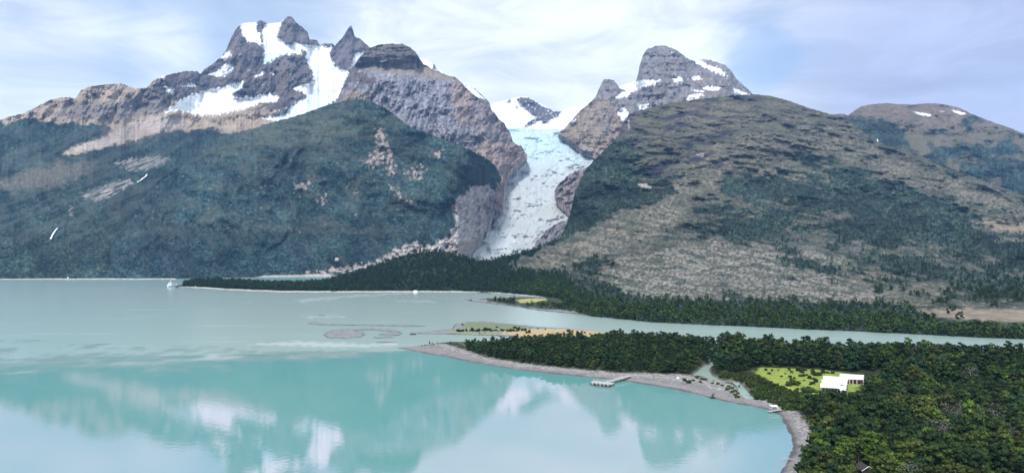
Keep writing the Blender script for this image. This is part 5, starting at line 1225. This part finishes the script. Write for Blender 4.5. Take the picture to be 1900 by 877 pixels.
for t in (0.05, 0.3, 0.55, 0.8): MB().tube([a0 + (a1 - a0) * t + (0, 0, -2.5), a0 + (a1 - a0) * t + (0, 0, 0.6)], [0.25, 0.25], 6).build('pile', M_STONE, pz)
bc = empty('beacon', ground(126, 517.6, 0)); tag(bc, 'tiny white beacon on the far left shore', 'beacon')
MB().tube([(0, 0, -1), (0, 0, 4.0)], [1.5, 1.0], 8).build('tower', M_WHITE, bc); MB().tube([(0, 0, 4.003), (0, 0, 5.6)], [0.9, 0.2], 8).build('lantern', M_WHITE, bc)
# pale beach line along the far left shore and the low wooded shore
def strip(name, pts, h, col):
    V = []
    for x, y in pts:
        a = ground(x, y + 0.35, 0.02); b_ = ground(x, y - 0.9, 0.02); V += [a, (a + b_) / 2 + (0, 0, h), b_ + (0, 0, h * 1.2)]
    V = np.array(V); n = len(pts); F_ = [(i * 3 + k, i * 3 + 3 + k, i * 3 + 4 + k, i * 3 + 1 + k) for i in range(n - 1) for k in range(2)]
    g_ = np.random.default_rng(3); C = np.ones((len(V), 3)) * np.array(col) * g_.uniform(0.6, 1.2, (len(V), 1))
    return mesh_np(name, V, F_, M_LAND, C, kind='structure')
strip('beach', [(x, 518 + 0.15 * math.sin(x / 17)) for x in range(-150, 330, 4)], 1.0, (0.50, 0.47, 0.38))
strip('beach', [(x, np.interp(x, [340, 370, 430, 520, 600, 800, 905, 960, 1040], [531.8, 533.8, 537.4, 541, 541.6, 541.2, 542, 546.6, 553.5]) + 0.2 * math.sin(x / 9)) for x in range(342, 1040, 3)], 0.8, (0.50, 0.48, 0.44))

# ------------------------------------------------------------------ waterfalls on the slopes
M_FALL = mat_plain('white_water', (0.85, 0.87, 0.88), 0.4, 0.3, 0.05, 0.1)
def waterfall(pts, w, key, label, off=6.0):
    PX, PY, P, _ = SURF[key]; Y = []
    for x, y in pts:
        i = np.argmin((PX - x) ** 2 + (PY - y) ** 2); Y.append(P.reshape(-1, 3)[i][1] - off)
    V, Fc = [], []
    for (x, y), d in zip(pts, Y):
        q = at(x, y, d); m = w * d / F * random.uniform(0.6, 1.3)
        V += [q + (-m, 1.5, 0), q + (0, -0.8, 0), q + (m, 1.5, 0)]
    for i in range(len(pts) - 1):
        for k in range(2): Fc.append((i * 3 + k, i * 3 + k + 1, i * 3 + k + 4, i * 3 + k + 3))
    o = mesh_np('waterfall', np.array(V), np.array(Fc)[:, ::-1], M_FALL); tag(o, label, 'waterfall')
waterfall([(272, 323), (270, 327), (264, 331), (261, 334), (254, 338)], 1.5, ('mountain', 2), 'white waterfall below the pale rock band on the left mountain', 25)
waterfall([(106, 423), (103, 426), (98, 433), (95, 439), (93, 443)], 1.5, ('mountain', 2), 'short white waterfall in the forest at the far left', 25)
waterfall([(1568, 224), (1573, 229), (1580, 234), (1586, 240)], 1.3, ('hill', 17), 'upper white waterfall in the gully of the far right hill', 25)
waterfall([(1628, 258), (1629, 262), (1627, 266)], 1.2, ('hill', 17), 'lower white waterfall in the gully of the far right hill', 25)

# ------------------------------------------------------------------ light, sky and air
SUN_EL, SUN_AZ = R(50), R(200)            # azimuth clockwise from +Y: the sun stands behind the camera, to the left
sun = bpy.data.lights.new('sun', 'SUN'); sun.energy = 3.0; sun.angle = R(9); sun.color = (1.0, 0.965, 0.92)
so = bpy.data.objects.new('sun', sun); COL.objects.link(so)
sd = np.array([math.sin(SUN_AZ) * math.cos(SUN_EL), math.cos(SUN_AZ) * math.cos(SUN_EL), math.sin(SUN_EL)])
from mathutils import Vector
so.rotation_euler = Vector(sd).to_track_quat('Z', 'Y').to_euler(); so.location = (0, 0, 400)

def make_world():
    w = bpy.data.worlds.new('World'); SC.world = w; w.use_nodes = True
    nt = w.node_tree; N, L = nt.nodes, nt.links; bg = N['Background']
    sky = N.new('ShaderNodeTexSky'); sky.sky_type = 'NISHITA'; sky.sun_disc = False
    sky.sun_elevation = SUN_EL; sky.sun_rotation = SUN_AZ; sky.altitude = 100; sky.air_density = 1.0; sky.dust_density = 0.6; sky.ozone_density = 1.5
    tc = N.new('ShaderNodeTexCoord')
    def vm(op, a, b=None):
        n = N.new('ShaderNodeVectorMath'); n.operation = op; L.new(a, n.inputs[0])
        if b is not None: n.inputs[1].default_value = b
        return n
    def noise(scale, stretch, off, det=6, rough=0.55, dist=0.3):
        m = N.new('ShaderNodeMapping'); m.inputs['Scale'].default_value = stretch; m.inputs['Location'].default_value = off
        L.new(tc.outputs['Generated'], m.inputs['Vector'])
        n = N.new('ShaderNodeTexNoise'); n.inputs['Scale'].default_value = scale; n.inputs['Detail'].default_value = det; n.inputs['Roughness'].default_value = rough; n.inputs['Distortion'].default_value = dist
        L.new(m.outputs[0], n.inputs['Vector']); return n.outputs['Fac']
    def math_(op, a, b, clamp=False):
        n = N.new('ShaderNodeMath'); n.operation = op; n.use_clamp = clamp
        for i, v in enumerate((a, b)):
            if isinstance(v, (int, float)): n.inputs[i].default_value = v
            else: L.new(v, n.inputs[i])
        return n.outputs[0]
    def mr(v, a, b, c=0.0, d=1.0):
        n = N.new('ShaderNodeMapRange'); n.interpolation_type = 'SMOOTHSTEP'; L.new(v, n.inputs['Value'])
        for k, x in zip(('From Min', 'From Max', 'To Min', 'To Max'), (a, b, c, d)): n.inputs[k].default_value = x
        return n.outputs[0]
    def lump(px, py, size):
        a, b_ = dirs(px, py); d = np.array([a, 1, b_]); d = d / np.linalg.norm(d)
        n = vm('DOT_PRODUCT', tc.outputs['Generated'], tuple(d)); return mr(n.outputs['Value'], math.cos(size), 1.0)
    thin = noise(3.0, (1, 1, 3.2), (0.3, 0.1, 0.0)); wisp = noise(6.0, (1, 1, 2.8), (2.0, 0.7, 0.4), 7, 0.6, 0.6)
    cover = math_('ADD', math_('MULTIPLY', thin, 0.65), math_('MULTIPLY', wisp, 0.75))
    for px, py, sz, am in ((190, 60, 0.24, -0.26), (420, 20, 0.20, -0.20), (1440, 110, 0.12, -0.28), (1415, 115, 0.06, -0.28), (1000, 80, 0.34, 0.20), (40, 190, 0.24, 0.34), (330, 105, 0.07, 0.22), (1800, 90, 0.36, 0.40), (1480, 165, 0.05, 0.12)):
        cover = math_('ADD', cover, math_('MULTIPLY', lump(px, py, sz), am))
    fac = mr(cover, 0.40, 0.95, 0.38, 1.0)
    grey = lump(1830, 60, 0.34)
    cc = N.new('ShaderNodeMix'); cc.data_type = 'RGBA'; L.new(grey, cc.inputs['Factor'])
    cc.inputs['A'].default_value = (9.9, 10.3, 10.7, 1); cc.inputs['B'].default_value = (5.5, 6.1, 8.2, 1)
    tone = N.new('ShaderNodeVectorMath'); tone.operation = 'SCALE'; L.new(cc.outputs['Result'], tone.inputs[0]); L.new(mr(wisp, 0.3, 0.7, 0.83, 1.06), tone.inputs['Scale'])
    mx = N.new('ShaderNodeMix'); mx.data_type = 'RGBA'; L.new(fac, mx.inputs['Factor'])
    sk = vm('SCALE', sky.outputs[0]); sk.inputs['Scale'].default_value = 1.5
    L.new(sk.outputs[0], mx.inputs['A']); L.new(tone.outputs[0], mx.inputs['B'])
    L.new(mx.outputs['Result'], bg.inputs['Color']); bg.inputs['Strength'].default_value = 0.10
make_world()

HAZE = 4.4e-5
if HAZE:
    mb = MB(); mb.box((0, 3600, 960), (19000, 9800, 2360)); hz_ = None
    m = bpy.data.materials.new('air'); m.use_nodes = True; N = m.node_tree.nodes; N.remove(N['Principled BSDF'])
    v = N.new('ShaderNodeVolumePrincipled'); v.inputs['Color'].default_value = (0.26, 0.53, 1.0, 1); v.inputs['Density'].default_value = HAZE; v.inputs['Anisotropy'].default_value = 0.2
    m.node_tree.links.new(v.outputs[0], N['Material Output'].inputs['Volume'])
    o = mb.build('haze', m); o['kind'] = 'stuff'; o.display_type = 'WIRE'

# ------------------------------------------------------------------ camera and output
cam = bpy.data.cameras.new('camera'); cam.sensor_width = 36.0; cam.lens = 36.0 * F / 1900.0; cam.clip_end = 60000; cam.clip_start = 0.5
co = bpy.data.objects.new('camera', cam); COL.objects.link(co); co.location = (0, 0, H); co.rotation_euler = (math.pi / 2 + PITCH, 0, 0)
SC.camera = co
SC.view_settings.view_transform = 'Standard'; SC.view_settings.look = 'None'; SC.view_settings.gamma = 1.0; SC.view_settings.use_curve_mapping = False
SC.view_settings.exposure = 0.25
SC.cycles.use_denoising = True
SC.cycles.max_bounces = 6; SC.cycles.diffuse_bounces = 2; SC.cycles.glossy_bounces = 3; SC.cycles.volume_bounces = 1
